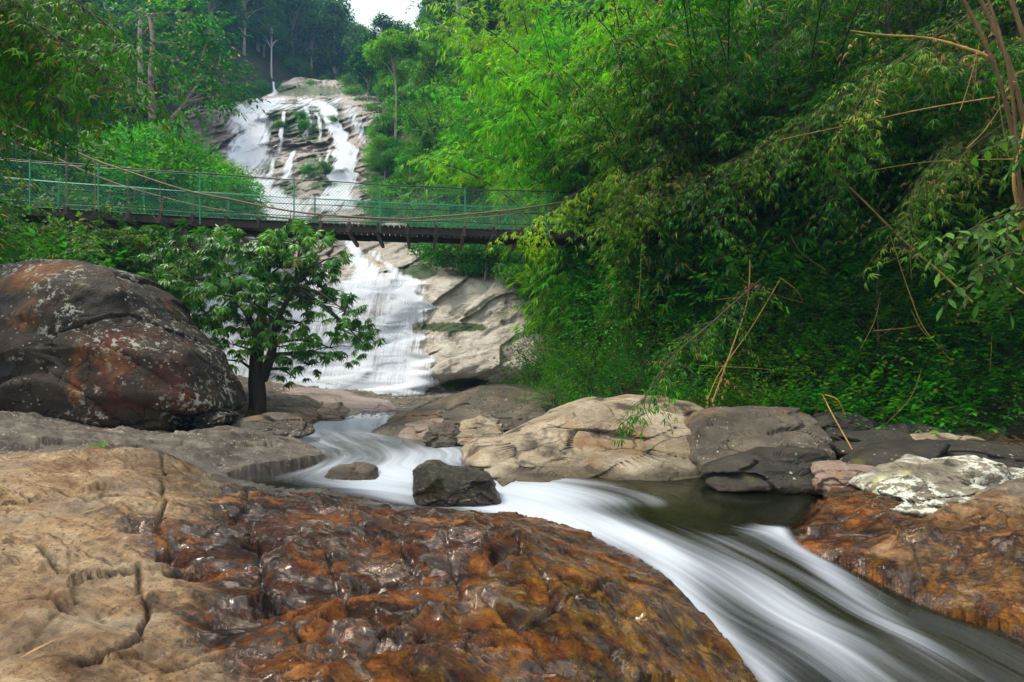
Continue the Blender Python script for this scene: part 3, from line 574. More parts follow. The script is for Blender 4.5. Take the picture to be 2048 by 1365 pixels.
falls('upper_waterfall', 'white upper cascades spilling in several strands over the high granite face', [
    [(474, 205, 16, .7), (486, 220, 26, .95), (502, 240, 50, 1.25), (505, 270, 56, 1.3), (502, 300, 72, 1.3), (488, 325, 86, .8), (500, 352, 80, .6), (528, 385, 90, .85), (545, 420, 110, .95), (540, 450, 120, .7)],
    [(560, 195, 14, .4), (520, 208, 70, .75), (500, 226, 70, .8)],
    [(600, 190, 110, .3), (595, 200, 190, .62), (590, 208, 200, .5), (590, 222, 200, .25)], [(480, 228, 60, .2), (478, 260, 40, .5), (474, 290, 30, .5), (470, 320, 40, .4)], [(520, 218, 20, .6), (530, 250, 26, .5), (528, 290, 30, .4)], [(700, 215, 60, .2), (712, 240, 40, .3), (720, 280, 20, .3)], [(655, 225, 60, .4), (640, 236, 40, .3)],
    [(640, 190, 30, .5), (625, 200, 60, .8), (648, 214, 40, 1.0), (661, 236, 30, 1.15), (674, 262, 30, 1.2), (682, 288, 38, 1.25), (689, 320, 46, 1.35), (694, 352, 54, 1.3), (694, 378, 60, .9), (672, 400, 90, .85), (655, 430, 110, .6)],
    [(566, 222, 8, .9), (565, 250, 9, .85), (560, 282, 12, .7), (556, 310, 10, .4)],
    [(612, 212, 10, .7), (616, 240, 14, .6), (614, 275, 18, .4)], [(632, 225, 8, .5), (640, 255, 8, .5), (640, 285, 8, .3)], [(597, 220, 7, .4), (594, 260, 8, .3)],
    [(590, 300, 10, .5), (578, 318, 14, .8), (570, 345, 22, .8), (572, 362, 30, .6)], [(612, 325, 6, .5), (612, 355, 8, .4)], [(640, 310, 8, .4), (646, 345, 8, .5)], [(660, 300, 10, .5), (652, 330, 7, .6)],
    [(548, 315, 8, .6), (541, 345, 12, .8), (528, 372, 26, .7)],
    [(547, 163, 5, .8), (547, 178, 6, .85), (546, 188, 22, .7), (545, 194, 26, .4)], [(668, 160, 14, .7), (674, 172, 22, .8), (676, 182, 28, .6)], [(684, 163, 8, .6), (688, 180, 10, .6)],
    [(690, 210, 36, .4), (705, 245, 30, .35), (728, 290, 12, .35)], [(625, 390, 8, .5), (612, 420, 16, .6), (600, 445, 26, .5)], [(600, 395, 20, .3), (590, 430, 40, .45)]])
# ------------------------------------------------------------------ boulders and slabs, each its own stone
def stone(name, pts, d_bot, d_top, thick, mat, label, seed=0, amp=.05, cat='boulder', sup=2.6, lean=0., nr=84, ns=200, fac=.07):
    pts = np.asarray(pts, float); c = (pts.min(0)+pts.max(0))/2
    th = np.linspace(0, 2*np.pi, ns, endpoint=False); R = np.zeros(ns)
    a = pts; b = np.roll(pts, -1, 0)
    for i, t in enumerate(th):
        dx, dy = math.cos(t), math.sin(t); e = b-a; den = dx*e[:, 1]-dy*e[:, 0]
        den = np.where(abs(den) < 1e-9, 1e-9, den); w_ = a-c
        r = (w_[:, 0]*e[:, 1]-w_[:, 1]*e[:, 0])/den; s_ = (w_[:, 0]*dy-w_[:, 1]*dx)/den
        ok = (r > 0) & (s_ >= -1e-6) & (s_ <= 1+1e-6); R[i] = r[ok].max() if ok.any() else 10
    k = np.array([1, 2, 1])/4; R = np.convolve(np.r_[R[-1], R, R[0]], k, 'valid')
    v = np.sin(np.linspace(-np.pi/2, np.pi/2, nr)); prof = np.maximum((1-np.abs(v)**sup), 0)**(1/sup); prof[[0, -1]] = .004
    px = c[0]+prof[:, None]*R[None]*np.cos(th)[None]; py = c[1]+prof[:, None]*R[None]*np.sin(th)[None]
    f = (py-pts[:, 1].min())/(np.ptp(pts[:, 1])); dm = d_top+(d_bot-d_top)*f
    V = np.stack([(px-1024)/F*dm, dm+v[:, None]*thick+lean*(1-prof[:, None]), CZ+(HY-py)/F*dm], -1).reshape(-1, 3)
    size = max(np.ptp(V[:, 0]), np.ptp(V[:, 2])); cen = V.mean(0)
    nrm = V-cen; nrm[:, 1] *= (size/2/max(thick, .05))**1; nrm /= np.linalg.norm(nrm, axis=1, keepdims=True)+1e-9
    p = (V+seed*7.3)/size
    h = fbm(p*2.2, 4, s=seed)*amp+fbm(p*np.array([3, 3, 8.]), 5, s=seed+3, ridge=True)*amp*.45+fbm(p*16, 4, s=seed+5)*amp*.16
    tri = np.c_[p[:, 0]*2.6+p[:, 1]*1.1, p[:, 2]*4.+p[:, 1]*2.2]+.25*np.c_[fbm(p*3, 3, s=seed+7), fbm(p*3, 3, s=seed+8)]
    f1, gp, cx, cy = worley(tri, seed+9); r1 = _hash(np.floor(cx*97), np.floor(cy*89), 0*cx, 4)-.5
    r2 = _hash(np.floor(cx*71), np.floor(cy*61), 0*cx, 6)-.5
    h = h+fac*1.6*(r1*(tri[:, 0]-cx)+r2*(tri[:, 1]-cy))*1.6+fac*.6*r1-fac*.4*sstep(.05, 0, gp)
    lz = p[:, 2]*9+.9*fbm(p*2.5, 3, s=seed+11)+p[:, 1]*2; h = h+fac*.55*(np.abs((lz % 1)-.5)-.25)
    h = h-h.mean()-.3*h.std()
    fade = np.repeat(sstep(0, .25, prof), ns)
    V = V+nrm*(h*size*fade)[:, None]
    base = np.array([cen[0], cen[1], V[:, 2].min()])
    o = link(name, mesh_np(name, V-base, grid_faces(nr, ns, True), mat), None, base)
    return tag(o, label, cat)
stone('boulder', [(-10, 575), (40, 542), (120, 532), (200, 536), (265, 558), (322, 590), (352, 640), (395, 682), (425, 706), (445, 755), (468, 815), (455, 832), (425, 828), (400, 850), (362, 868), (320, 872), (250, 862), (180, 850), (90, 832), (40, 812), (0, 788), (-70, 770), (-110, 700), (-80, 620)],
      10.0, 10.7, 1.5, R_BOULDER, 'huge rust and black boulder freckled with white lichen, the largest beside the stream', 1, .03, sup=3.4, nr=130, ns=300, fac=.02)
stone('boulder', [(828, 968), (836, 938), (850, 925), (866, 923), (888, 934), (940, 940), (980, 944), (990, 968), (1000, 1004), (940, 1015), (880, 1012), (835, 1000)],
      6.25, 6.4, .36, R_WETDARK, 'wet dark olive boulder standing alone in the middle of the rapids', 2, .05, sup=3.4, fac=.05)
stone('rock_outcrop', [(945, 915), (970, 885), (1040, 852), (1100, 822), (1180, 798), (1262, 788), (1330, 794), (1385, 806), (1405, 860), (1405, 920), (1385, 962), (1250, 966), (1100, 968), (1000, 970), (950, 950)],
      7.6, 10.4, 1.0, R_PALE, 'broad pale tan rock outcrop with long cracks rising behind the rapids', 3, .035, 'rock', 3.2, nr=130, ns=320, fac=.085)
stone('rock_outcrop', [(1378, 850), (1395, 822), (1450, 815), (1540, 815), (1600, 822), (1622, 860), (1640, 905), (1600, 960), (1480, 965), (1400, 955), (1382, 915)],
      7.4, 8.9, .8, R_GREY, 'blocky grey rock with square joints to the right of the pale outcrop', 5, .04, 'rock', 3.6, nr=90, ns=220, fac=.05)
stone('boulder', [(1403, 962), (1420, 935), (1470, 915), (1530, 897), (1600, 897), (1660, 912), (1678, 935), (1668, 960), (1640, 985), (1520, 985), (1420, 980)],
      6.7, 7.2, .45, R_DARK, 'flat topped dark boulder with a yellowish rim at the edge of the calm pool', 6, .05)
stone('boulder', [(1635, 955), (1645, 932), (1700, 930), (1752, 935), (1758, 965), (1740, 995), (1645, 995)], 6.2, 6.4, .28, R_PINK, 'small square pinkish block wedged between dark boulder and white lichened rock', 7, .03, sup=4)
stone('boulder', [(1692, 925), (1740, 900), (1830, 886), (1920, 877), (2010, 882), (2090, 905), (2110, 960), (2040, 985), (1900, 985), (1760, 975), (1700, 960)],
      6.9, 7.5, .5, R_DARK, 'long rounded dark boulder dotted with white lichen spots behind the white lichened rock', 8, .04)
stone('boulder', [(1655, 890), (1690, 862), (1760, 850), (1850, 850), (1920, 862), (1960, 900), (1900, 930), (1760, 935), (1680, 925)], 7.7, 8.5, .6, R_DARK, 'dark rock with a patch of yellow moss under the leafy bank', 9, .05)
stone('boulder', [(1790, 900), (1830, 868), (1900, 866), (1960, 876), (1975, 905), (1900, 925), (1810, 925)], 7.6, 7.9, .3, R_PALE, 'smooth ochre slab peeping over the long dark boulder', 10, .03)
stone('boulder', [(1618, 850), (1640, 828), (1690, 824), (1735, 838), (1740, 870), (1690, 885), (1630, 880)], 8.5, 8.9, .35, R_DARK, 'small black stone under the overhanging twigs beside the blocky grey rock', 11, .06)
stone('rock_outcrop', [(1735, 985), (1765, 955), (1830, 936), (1900, 920), (1960, 915), (1990, 930), (2005, 950), (2060, 944), (2150, 950), (2210, 1010), (2160, 1085), (2040, 1080), (1960, 1060), (1880, 1045), (1800, 1020)],
      5.1, 6.0, .5, R_LICHEN, 'rough rock crusted with white and yellow lichen at the far end of the rusty slab', 12, .085, 'rock', 2.6, nr=120, ns=280, fac=.11)
stone('boulder', [(848, 880), (862, 852), (890, 845), (918, 852), (930, 878), (915, 895), (870, 898)], 9.6, 10.0, .45, R_GREY, 'small rounded grey boulder at the upper edge of the rapids', 13, .05)
stone('boulder', [(912, 868), (930, 842), (965, 832), (1000, 840), (1010, 865), (985, 892), (940, 895), (915, 888)], 9.4, 10.4, .5, R_PALE, 'small pale wedge shaped boulder beside the rounded grey one', 14, .05)
stone('rock_outcrop', [(735, 862), (790, 838), (850, 812), (900, 790), (960, 772), (1020, 770), (1100, 778), (1150, 795), (1130, 830), (1060, 850), (980, 862), (900, 872), (820, 876), (760, 876)],
      11.2, 15.5, 1.3, R_GREY, 'long grey brown rock ramp sloping down to the pool below the waterfall', 15, .02, 'rock', 3, nr=110, ns=280, fac=.06)
stone('boulder', [(785, 868), (810, 848), (870, 842), (930, 850), (960, 870), (930, 885), (850, 886), (800, 882)], 10.6, 11.4, .6, R_PINK, 'low tan boulder half awash where the ramp meets the stream', 16, .03)
stone('rock_outcrop', [(470, 800), (500, 785), (560, 776), (620, 777), (680, 783), (720, 795), (790, 803), (800, 822), (760, 838), (700, 842), (640, 860), (560, 872), (470, 868), (430, 840)],
      12.6, 18.5, 1.6, R_PINK, 'wide pinkish rock slab with trickles lying in front of the waterfall base', 17, .018, 'rock', 3.2, nr=110, ns=280, fac=.04)
stone('boulder', [(455, 860), (480, 838), (530, 826), (580, 828), (612, 848), (622, 868), (590, 882), (520, 885), (465, 880)], 9.8, 10.4, .5, R_GREY, 'brown grey boulder at the foot of the lone tree', 18, .05)
stone('boulder', [(372, 878), (400, 858), (450, 852), (500, 862), (545, 872), (540, 890), (470, 896), (395, 894)], 8.9, 9.3, .35, R_GREY, 'low broken grey rock between huge boulder and lone tree', 19, .06)
stone('boulder', [(395, 850), (420, 818), (455, 815), (474, 828), (460, 850), (420, 862)], 9.7, 9.9, .4, R_BOULDER, 'dark ledge stone tucked under the corner of the huge boulder', 20, .05)
stone('boulder', [(650, 952), (668, 934), (710, 926), (750, 936), (760, 958), (700, 972), (660, 966)], 7.3, 7.7, .3, R_GREY, 'low brown stone washed over by the rapids left of the white slide', 21, .04)
stone('boulder', [(1960, 950), (1985, 938), (2030, 940), (2048, 955), (2030, 970), (1975, 968)], 6.2, 6.4, .2, R_GREY, 'little round grey stone behind the white lichened rock', 22, .04)
stone('boulder', [(635, 822), (650, 806), (680, 806), (695, 822), (685, 842), (645, 842)], 13.2, 13.6, .35, R_PINK, 'small wet stone splitting the trickle below the waterfall', 23, .05)
# ------------------------------------------------------------------ hanging footbridge
BA, BB = P(170, 420, 13.5), P(1240, 463, 16.3)
bdir = BB-BA; blen = np.linalg.norm(bdir[:2]); bdir = bdir/blen; bn = np.array([-bdir[1], bdir[0], 0]); bn /= np.linalg.norm(bn)
WB = 1.45
def bs(px):
    """metres along the near edge of the deck where it is seen at column px"""
    k = (px-1024)/F; return (k*BA[1]-BA[0])/(bdir[0]-k*bdir[1])
def bp(s, off=0, dz=0):
    sag = .10*((s-7.5)/7.5)**2-.10
    return BA+bdir*s+bn*off+np.array([0, 0, sag+dz])
bridge = thing('suspension_bridge', bp(7, .7, -.4), 'narrow timber suspension footbridge with green wire netting crossing in front of the waterfall', 'bridge')
OFF = np.array(bridge.location)
def bpart(mb, name, mat, smooth=False):
    mb.V = [v-OFF for v in mb.V]; return mb.obj(name, mat, bridge, smooth)
S0, S1 = -3.2, 19.0
ax = np.stack([np.array([bdir[0], bdir[1], 0])/np.linalg.norm(bdir[:2]), bn, [0, 0, 1]])
m = MB()
for s in np.arange(S0, S1, .17): m.box(bp(s, .75, .03), (.072, .62, .018), ax)
bpart(m, 'deck', M_WOOD2)
for off in (.22, 1.25):
    m = MB(); m.box
    ss = np.linspace(S0, S1, 16)
    for a, b in zip(ss[:-1], ss[1:]):
        c = (bp(a, off, -.10)+bp(b, off, -.10))/2; m.box(c, ((b-a)/2+.01, .045, .088), ax)
    bpart(m, 'stringer', M_WOOD)
beam_px = [140, 197, 262, 326, 390, 457, 520, 583, 643, 700, 757, 816, 872, 928, 986, 1042, 1098, 1150, 1200]
for px in beam_px:
    s = bs(px); m = MB(); a = rng.normal(0, .02); ax2 = np.stack([ax[0]+a*ax[1], ax[1]-a*ax[0], ax[2]])
    m.box(bp(s, .68, -.255), (.045, .98, .05), ax2)
    m.box(bp(s, -.14, -.10), (.04, .055, .105), ax)
    bpart(m, 'crossbeam', M_WOOD if rng.random() < .6 else M_WOOD2)
def wire(pts, r, name, mat): 
    m = MB(); m.tube(pts, r, 5); return bpart(m, name, mat, True)
post_px = [197, 400, 588, 760, 930, 1090, 1225, 60, -60]
for px in post_px:
    s = bs(px); m = MB(); m.box(bp(s, .0, .50), (.016, .016, .72), ax); bpart(m, 'post', M_GREEN)
for px in [40, 232, 420, 610, 752, 905, 1030, 1150]:
    s = bs(px); m = MB(); tl = rng.normal(0, .04); a2 = np.stack([ax[0], ax[1], ax[2]+tl*ax[0]])
    m.box(bp(s, WB, .48), (.019, .019, .68), a2); bpart(m, 'post', M_GREEN)
ss = np.linspace(S0, S1, 60)
for off, hs in ((0, ((1.18, .017), (.50, .011), (.16, .011))), (WB, ((1.12, .012), (.5, .01)))):
    for h, r in hs:
        wire(np.array([bp(s, off, h+.012*math.sin(s*2.1+h)) for s in ss]), r, 'handrail_wire', M_BLACK if off == 0 else M_NET)
def net(off, h0, h1, pitch, r):
    m = MB(); H = h1-h0
    for s in np.arange(S0-H, S1, pitch):
        for sg in (1, -1):
            a = bp(s if sg > 0 else s+H, off, h0); b = bp(s+H if sg > 0 else s, off, h1)
            m.tube([a, (a+b)/2, b], r, 3)
    m.tube([bp(s, off, h1) for s in ss], r*2, 4); m.tube([bp(s, off, h0) for s in ss], r*2, 4)
    return bpart(m, 'wire_netting', M_NET)
net(.03, .0, 1.15, .095, .0028)
net(WB-.03, .0, 1.1, .095, .0042)
near_c = [(-60, 205), (48, 260), (123, 292), (195, 323), (263, 346), (325, 367), (390, 386), (455, 398), (520, 412), (583, 423), (643, 430), (700, 434), (757, 437), (816, 438), (872, 434), (928, 430), (1042, 418), (1150, 400), (1240, 380)]
def dline(px, off): s = bs(px); return bp(s, 0)[1]+off*bn[1]
cpts = np.array([P(px, py, dline(px, -.12)) for px, py in near_c]); wire(lerp_rows(cpts, 70), .026, 'main_cable', M_RUST)
far_c = [(-80, 225), (0, 265), (44, 290), (106, 314), (167, 342), (236, 369), (300, 388), (360, 404), (420, 417), (500, 430), (600, 440), (700, 444), (800, 444), (900, 440), (1000, 432), (1150, 415)]
cf = np.array([P(px, py, dline(px, WB+.12)) for px, py in far_c]); wire(lerp_rows(cf, 70), .026, 'main_cable', M_RUST)
dn = lerp_rows(cpts, 400); df = lerp_rows(cf, 400)
for px in beam_px:
    s = bs(px); b = bp(s, -.12, -.05); t = dn[np.argmin(np.abs(dn[:, 0]-b[0]))]
    if t[2] > b[2]+.06: wire([b, t], .011, 'hanger', M_RUST)
    b = bp(s, WB+.12, -.2); t = df[np.argmin(np.abs(df[:, 0]-b[0]))]
    if t[2] > b[2]+.06: wire([b, t], .011, 'hanger', M_RUST)
# ------------------------------------------------------------------ leaves and sprays
def unit(a): return a/(np.linalg.norm(a, axis=-1, keepdims=True)+1e-9)
def leaf_geo(pos, d, up, L, W, fold=.12, droop=.22, mid=.42):
    n = len(pos); d = unit(d); side = unit(np.cross(d, up)); nr = np.cross(side, d)
    L = np.broadcast_to(L, (n,))[:, None]; W = np.broadcast_to(W, (n,))[:, None]
    V = np.stack([pos, pos+d*L*mid+side*W*.5, pos+d*L*(mid+.05)-nr*W*fold*1.5, pos+d*L*mid-side*W*.5, pos+d*L-nr*L*droop], 1).reshape(-1, 3)
    k = (np.arange(n)*5)[:, None]; Q = np.concatenate([k+np.array([[0, 2, 4, 1]]), k+np.array([[0, 3, 4, 2]])], 1).reshape(-1, 4)
    return V, Q
def leaf_fine(pos, d, up, L, W, fold=.12, droop=.22):
    n = len(pos); d = unit(d); side = unit(np.cross(d, up)); nr = np.cross(side, d); L = np.broadcast_to(L, (n,))[:, None]; W = np.broadcast_to(W, (n,))[:, None]
    def pt(t, w_): return pos+d*L*t+side*W*w_-nr*(W*fold*(1.2 if w_ == 0 and 0 < t < 1 else 0)+L*droop*t*t)
    V = np.stack([pos, pt(.42, 0), pt(1, 0), pt(.22, .38), pt(.55, .47), pt(.85, .17), pt(.22, -.38), pt(.55, -.47), pt(.85, -.17)], 1).reshape(-1, 3)
    k = (np.arange(n)*9)[:, None]; Q = np.concatenate([k+np.array([f]) for f in ([0, 1, 4, 3], [1, 2, 5, 4], [0, 6, 7, 1], [1, 7, 8, 2])], 1).reshape(-1, 4)
    return V, Q
def frames(d, up=None):
    d = unit(np.asarray(d, float)); up = np.broadcast_to([0, 0, 1.], d.shape) if up is None else up
    y = unit(np.cross(up, d)+1e-6); z = np.cross(d, y); return np.stack([d, y, z], -1)
class Spray:
    """leaves around a twig along +x: arrays of position, direction, up, length, width"""
    def __init__(s, pos, d, up, L, W): s.p, s.d, s.u, s.L, s.W = map(np.asarray, (pos, d, up, L, W))
def bamboo_spray(r, n=7, ll=.20, lw=.026):
    P_, D, U, L, W = [], [], [], [], []
    for k in range(n):
        t = (k+1)/n; base = np.array([t, r.normal(0, .02), -.30*t*t])
        sd = 1 if k % 2 else -1; tw = unit(np.array([.6, sd*r.uniform(.3, .9), r.uniform(-.35, .15)])) if k < n-1 else np.array([1, 0, -.4])
        o = base+tw*r.uniform(.03, .16)
        for j in range(r.integers(4, 8)):
            a = (j-2.5)*.36+r.normal(0, .12)
            dd = unit(tw*math.cos(a)+np.array([-tw[1], tw[0], 0])*math.sin(a)+np.array([0, 0, -r.uniform(.15, .75)]))
            P_.append(o); D.append(dd); U.append([r.normal(0, .35), r.normal(0, .35), 1]); L.append(ll*r.uniform(.6, 1.25)); W.append(lw*r.uniform(.8, 1.3))
    return Spray(P_, D, U, L, W)
def broad_spray(r, n=11, ll=.13, lw=.065, droop=.35):
    P_, D, U, L, W = [], [], [], [], []
    for k in range(n):
        t = (k+.6)/n; sd = 1 if k % 2 else -1
        P_.append([t, 0, .10*t-.22*t*t]); D.append([.55, sd*r.uniform(.6, 1.1), -r.uniform(0, droop)]); U.append([r.normal(0, .25), r.normal(0, .25), 1])
        L.append(ll*r.uniform(.6, 1.2)*(1.1-.35*t)); W.append(lw*r.uniform(.8, 1.2)*(1.1-.35*t))
    P_.append([1, 0, -.12]); D.append([1, 0, -.3]); U.append([0, 0, 1]); L.append(ll); W.append(lw)
    return Spray(P_, D, U, L, W)
def rosette_spray(r, n=13, ll=.30, lw=.062):
    """a whorl of long drooping leaflets, as on the tree before the waterfall"""
    P_, D, U, L, W = [], [], [], [], []
    for ring in range(2):
        for j in range(n):
            a = 2*np.pi*(j+.5*ring)/n+r.normal(0, .12); dr = r.uniform(.25, .7)+.35*ring
            P_.append([.30-.12*ring, 0, .05]); D.append([math.cos(a), math.sin(a), -dr]); U.append([0, 0, 1]); L.append(ll*r.uniform(.65, 1.15)); W.append(lw*r.uniform(.8, 1.2))
    return Spray(P_, D, U, L, W)
def feather_spray(r, n=9, ll=.16, lw=.04):
    P_, D, U, L, W = [], [], [], [], []
    for k in range(n):
        t = (k+.8)/n
        for sd in (1, -1):
            P_.append([t, 0, .12*t-.35*t*t]); D.append([.35, sd, -.35-.3*t]); U.append([0, r.normal(0, .2), 1]); L.append(ll*(1.15-.5*t)*r.uniform(.8, 1.1)); W.append(lw)
    return Spray(P_, D, U, L, W)
def place(mb, sprays, o, R, s, tint, jit=.16, r=rng, droop=.22, fold=.12, fine=False):
    o = np.asarray(o, float); s = np.broadcast_to(s, (len(o),)); tint = np.broadcast_to(tint, (len(o),))
    which = r.integers(0, len(sprays), len(o))
    for w_, sp in enumerate(sprays):
        k = which == w_
        if not k.any(): continue
        Rk, ok, sk = R[k], o[k], s[k]
        pos = ok[:, None]+np.einsum('kij,mj->kmi', Rk, sp.p)*sk[:, None, None]
        d = np.einsum('kij,mj->kmi', Rk, sp.d); u = np.einsum('kij,mj->kmi', Rk, sp.u)
        L = sk[:, None]*sp.L[None]; W = sk[:, None]*sp.W[None]
        V, Q = (leaf_fine if fine else leaf_geo)(pos.reshape(-1, 3), d.reshape(-1, 3), u.reshape(-1, 3), L.ravel(), W.ravel(), fold, droop)
        t = np.clip(tint[k][:, None]+r.normal(0, jit, L.shape), 0, 1).ravel()
        odd = r.random(len(t)) < .035; t[odd] = 1.0
        mb.add(V, Q, np.repeat(t, 9 if fine else 5))
def dirs(r, n, zmin=-1, zmax=1):
    z = r.uniform(zmin, zmax, n); a = r.uniform(0, 2*np.pi, n); h = np.sqrt(1-z*z); return np.stack([h*np.cos(a), h*np.sin(a), z], -1)
RG = np.random.default_rng(21)
SP_BAM = [bamboo_spray(RG) for _ in range(5)]
SP_BAMN = [bamboo_spray(RG, 7, .29, .040) for _ in range(5)]
SP_BAMF = [bamboo_spray(RG, 5, .34, .06) for _ in range(4)]
SP_BROAD = [broad_spray(RG, 9, .19, .095) for _ in range(4)]
SP_SMALL = [broad_spray(RG, 13, .11, .058) for _ in range(4)]
SP_ROS = [rosette_spray(RG) for _ in range(5)]
SP_FEA = [feather_spray(RG) for _ in range(4)]
SP_BIG = [broad_spray(RG, 7, .28, .12, .6) for _ in range(4)]

# ------------------------------------------------------------------ prototypes (base at the origin, then copied)
def culm_path(base, az, h, lean, n=16):
    t = np.linspace(0, 1, n); hx = lean*h*(.12*t+.62*t**2.6); z = h*(t-.30*min(lean, 1.2)*t**3.2)
    return np.stack([base[0]+hx*math.cos(az), base[1]+hx*math.sin(az), base[2]+z], -1)
def make_clump(seed, mat, h=(6, 8.5), ncul=8, sprays=SP_BAM, nodes=13, per=3, slen=(.7, 1.25), lean=(.25, .85), spread=.5, face=None, lowest=.16):
    r = np.random.default_rng(seed); root = empty('bamboo_clump', (0, 0, 0)); fo = MB()
    for c in range(ncul):
        az = r.uniform(0, 2*np.pi) if face is None or r.random() < .35 else r.normal(face, .8)
        hh = r.uniform(*h); path = culm_path((r.normal(0, spread), r.normal(0, spread), -.3), az, hh, r.uniform(*lean))
        tw = MB(); tw.tube(path, np.linspace(.042, .010, len(path)), 6)
        tt_ = np.linspace(lowest, 1, nodes)+r.uniform(-.02, .02, nodes); tt_ = np.clip(tt_, 0, 1)
        idx = tt_*(len(path)-1); pts = np.stack([np.interp(idx, np.arange(len(path)), path[:, k]) for k in range(3)], -1)
        o = np.repeat(pts, per, 0); k = len(o); a = r.uniform(0, 2*np.pi, k)
        d = np.stack([np.cos(a), np.sin(a), r.uniform(-.35, .45, k)], -1); s = r.uniform(*slen, k)*np.repeat(1.15-.45*tt_, per)
        place(fo, sprays, o, frames(d), s, r.uniform(.25, .6)+r.normal(0, .06, k), .17, r)
        for q_ in range(0, k, 2):
            e = o[q_]+unit(d[q_])*s[q_]*.9+np.array([0, 0, -.25*s[q_]]); tw.tube([o[q_], (o[q_]+e)/2+[0, 0, .05], e], [.006, .005, .003], 3)
        tw.obj('culm', B_CULM, root)
    fo.obj('foliage', mat, root, False)
    return root
def make_shrub(name, seed, mat, sprays, n=60, rad=.8, ht=.9, sl=(.45, .75), tint=.45):
    r = np.random.default_rng(seed); root = empty(name, (0, 0, 0)); fo = MB(); st = MB()
    d = dirs(r, n, -.1, 1.0); rr = r.uniform(.25, .85, n); o = d*rr[:, None]*np.array([rad, rad, ht]); o[:, 2] += .12
    place(fo, sprays, o, frames(unit(d+np.array([0, 0, .1])+r.normal(0, .35, (n, 3)))), r.uniform(*sl, n), tint+r.normal(0, .12, n), .14, r, fine=sprays is SP_BROAD)
    for k in range(0, n, 4): st.tube([[0, 0, -.15], o[k]*.5+[0, 0, .1], o[k]], [.014, .009, .005], 4)
    st.obj('stem', B_TWIG, root); fo.obj('foliage', mat, root, False)
    return root
def make_tree(name, seed, mat, bmat, h=10, kind='round', n=4500, L=.42, W=.22):
    r = np.random.default_rng(seed); root = empty(name, (0, 0, 0)); tk = MB(); fo = MB(); lumps = []
    bend = r.normal(0, .035, 2)*h
    t = np.linspace(0, 1, 9); path = np.stack([bend[0]*t**2+.08*np.sin(t*5+seed), bend[1]*t**2, t*h*.93-.8], -1)
    r0 = h*.020 if kind != 'tall' else h*.015
    tk.tube(path, np.linspace(r0, r0*.3, 9), 7)
    def lump(c, rx, rz, w_): lumps.append((np.asarray(c, float), rx, rz, w_))
    if kind == 'tall':
        for k in range(10):
            a = k*2.4+r.normal(0, .3); q = r.uniform(.08, .30)*h*(.5+.5*(k/10)); z = h*r.uniform(.68, .97)-.25*q; lump((bend[0]+q*math.cos(a), bend[1]+q*math.sin(a), z), h*.13, h*.055, 1)
    elif kind == 'column':
        for k in range(15):
            a = r.uniform(0, 6.3); f = r.uniform(.12, .98); q = h*.10*(1.2-f); lump((q*math.cos(a), q*math.sin(a), f*h), h*.12*(1.25-.6*f), h*.075, 1)
    elif kind == 'open':
        for k in range(12):
            a = k*2.4+r.normal(0, .4); f = r.uniform(.45, 1); q = h*r.uniform(.10, .26)*(1.25-.6*f); lump((q*math.cos(a), q*math.sin(a), f*h), h*.085, h*.04, .8)
    elif kind == 'bush':
        for k in range(14):
            d = dirs(r, 1, .0, 1)[0]; lump(d*np.array([.42, .42, .62])*h*r.uniform(.5, 1), h*.24, h*.17, 1)
    else:
        for k in range(15):
            d = dirs(r, 1, -.5, 1)[0]; lump(d*np.array([.24, .24, .30])*h+[bend[0]*.5, bend[1]*.5, .62*h], h*.14, h*.10, 1)
    tot = sum(l[3] for l in lumps)
    for c, rx, rz, w_ in lumps:
        m_ = int(n*w_/tot); d = dirs(r, m_, -.55, 1); rad = r.uniform(.35, 1.06, m_)**.6
        pos = c+d*rad[:, None]*np.array([rx, rx, rz])*(1+.3*vnoise(d*2.2+c, 3)[:, None])
        ld = unit(d*np.array([1, 1, .2])+r.normal(0, .6, (m_, 3))+[0, 0, -.25]); up = unit(d*.6+r.normal(0, .4, (m_, 3))+[0, 0, .9])
        V, Q = leaf_geo(pos, ld, up, L*r.uniform(.55, 1.2, m_), W*r.uniform(.6, 1.2, m_), .15, .2)
        tn = np.clip(r.uniform(.25, .7)+r.normal(0, .17, m_), 0, .98)
        fo.add(V, Q, np.repeat(tn, 5))
        if kind != 'bush':
            zb = np.clip((c[2]-.12*h)/(h*.93), .25, .95); b = np.array([np.interp(zb, t, path[:, k]) for k in range(3)])
            tk.tube([b, (b+c)/2+[0, 0, .03*h], c+[0, 0, -.2*rz]], [r0*.45, r0*.3, r0*.12], 5)
    tk.obj('trunk', bmat, root); fo.obj('crown', mat, root, False)
    return root
class Proto:
    """first use moves the prototype itself, later uses copy it"""
    def __init__(s, root): s.r = root; s.used = False
    def put(s, loc, rz, sc, label, cat, group):
        if not s.used:
            s.used = True; o = s.r; o.location = loc; o.rotation_euler = (0, 0, rz); o.scale = (sc, sc, sc) if not hasattr(sc, '__len__') else sc
        else: o = dup(s.r, loc, rz, sc, label)
        return tag(o, label, cat, group)
pf = math.pi
C_NEAR = [Proto(make_clump(100+k, L_BAM, face=-2.3, sprays=SP_BAMN, slen=(.75, 1.3))) for k in range(4)]
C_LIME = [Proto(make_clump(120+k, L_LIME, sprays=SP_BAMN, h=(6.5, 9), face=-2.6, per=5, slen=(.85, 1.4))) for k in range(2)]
C_SLOPE = [Proto(make_clump(140+k, L_FARB, h=(3.6, 5.2), ncul=11, sprays=SP_BAMF, nodes=8, per=3, slen=(.7, 1.1), lean=(.4, 1.1), spread=.4, lowest=.1)) for k in range(3)]
S_BROAD = [Proto(make_shrub('broadleaf_shrub', 200+k, L_SHRUB, SP_BROAD, 70)) for k in range(3)]
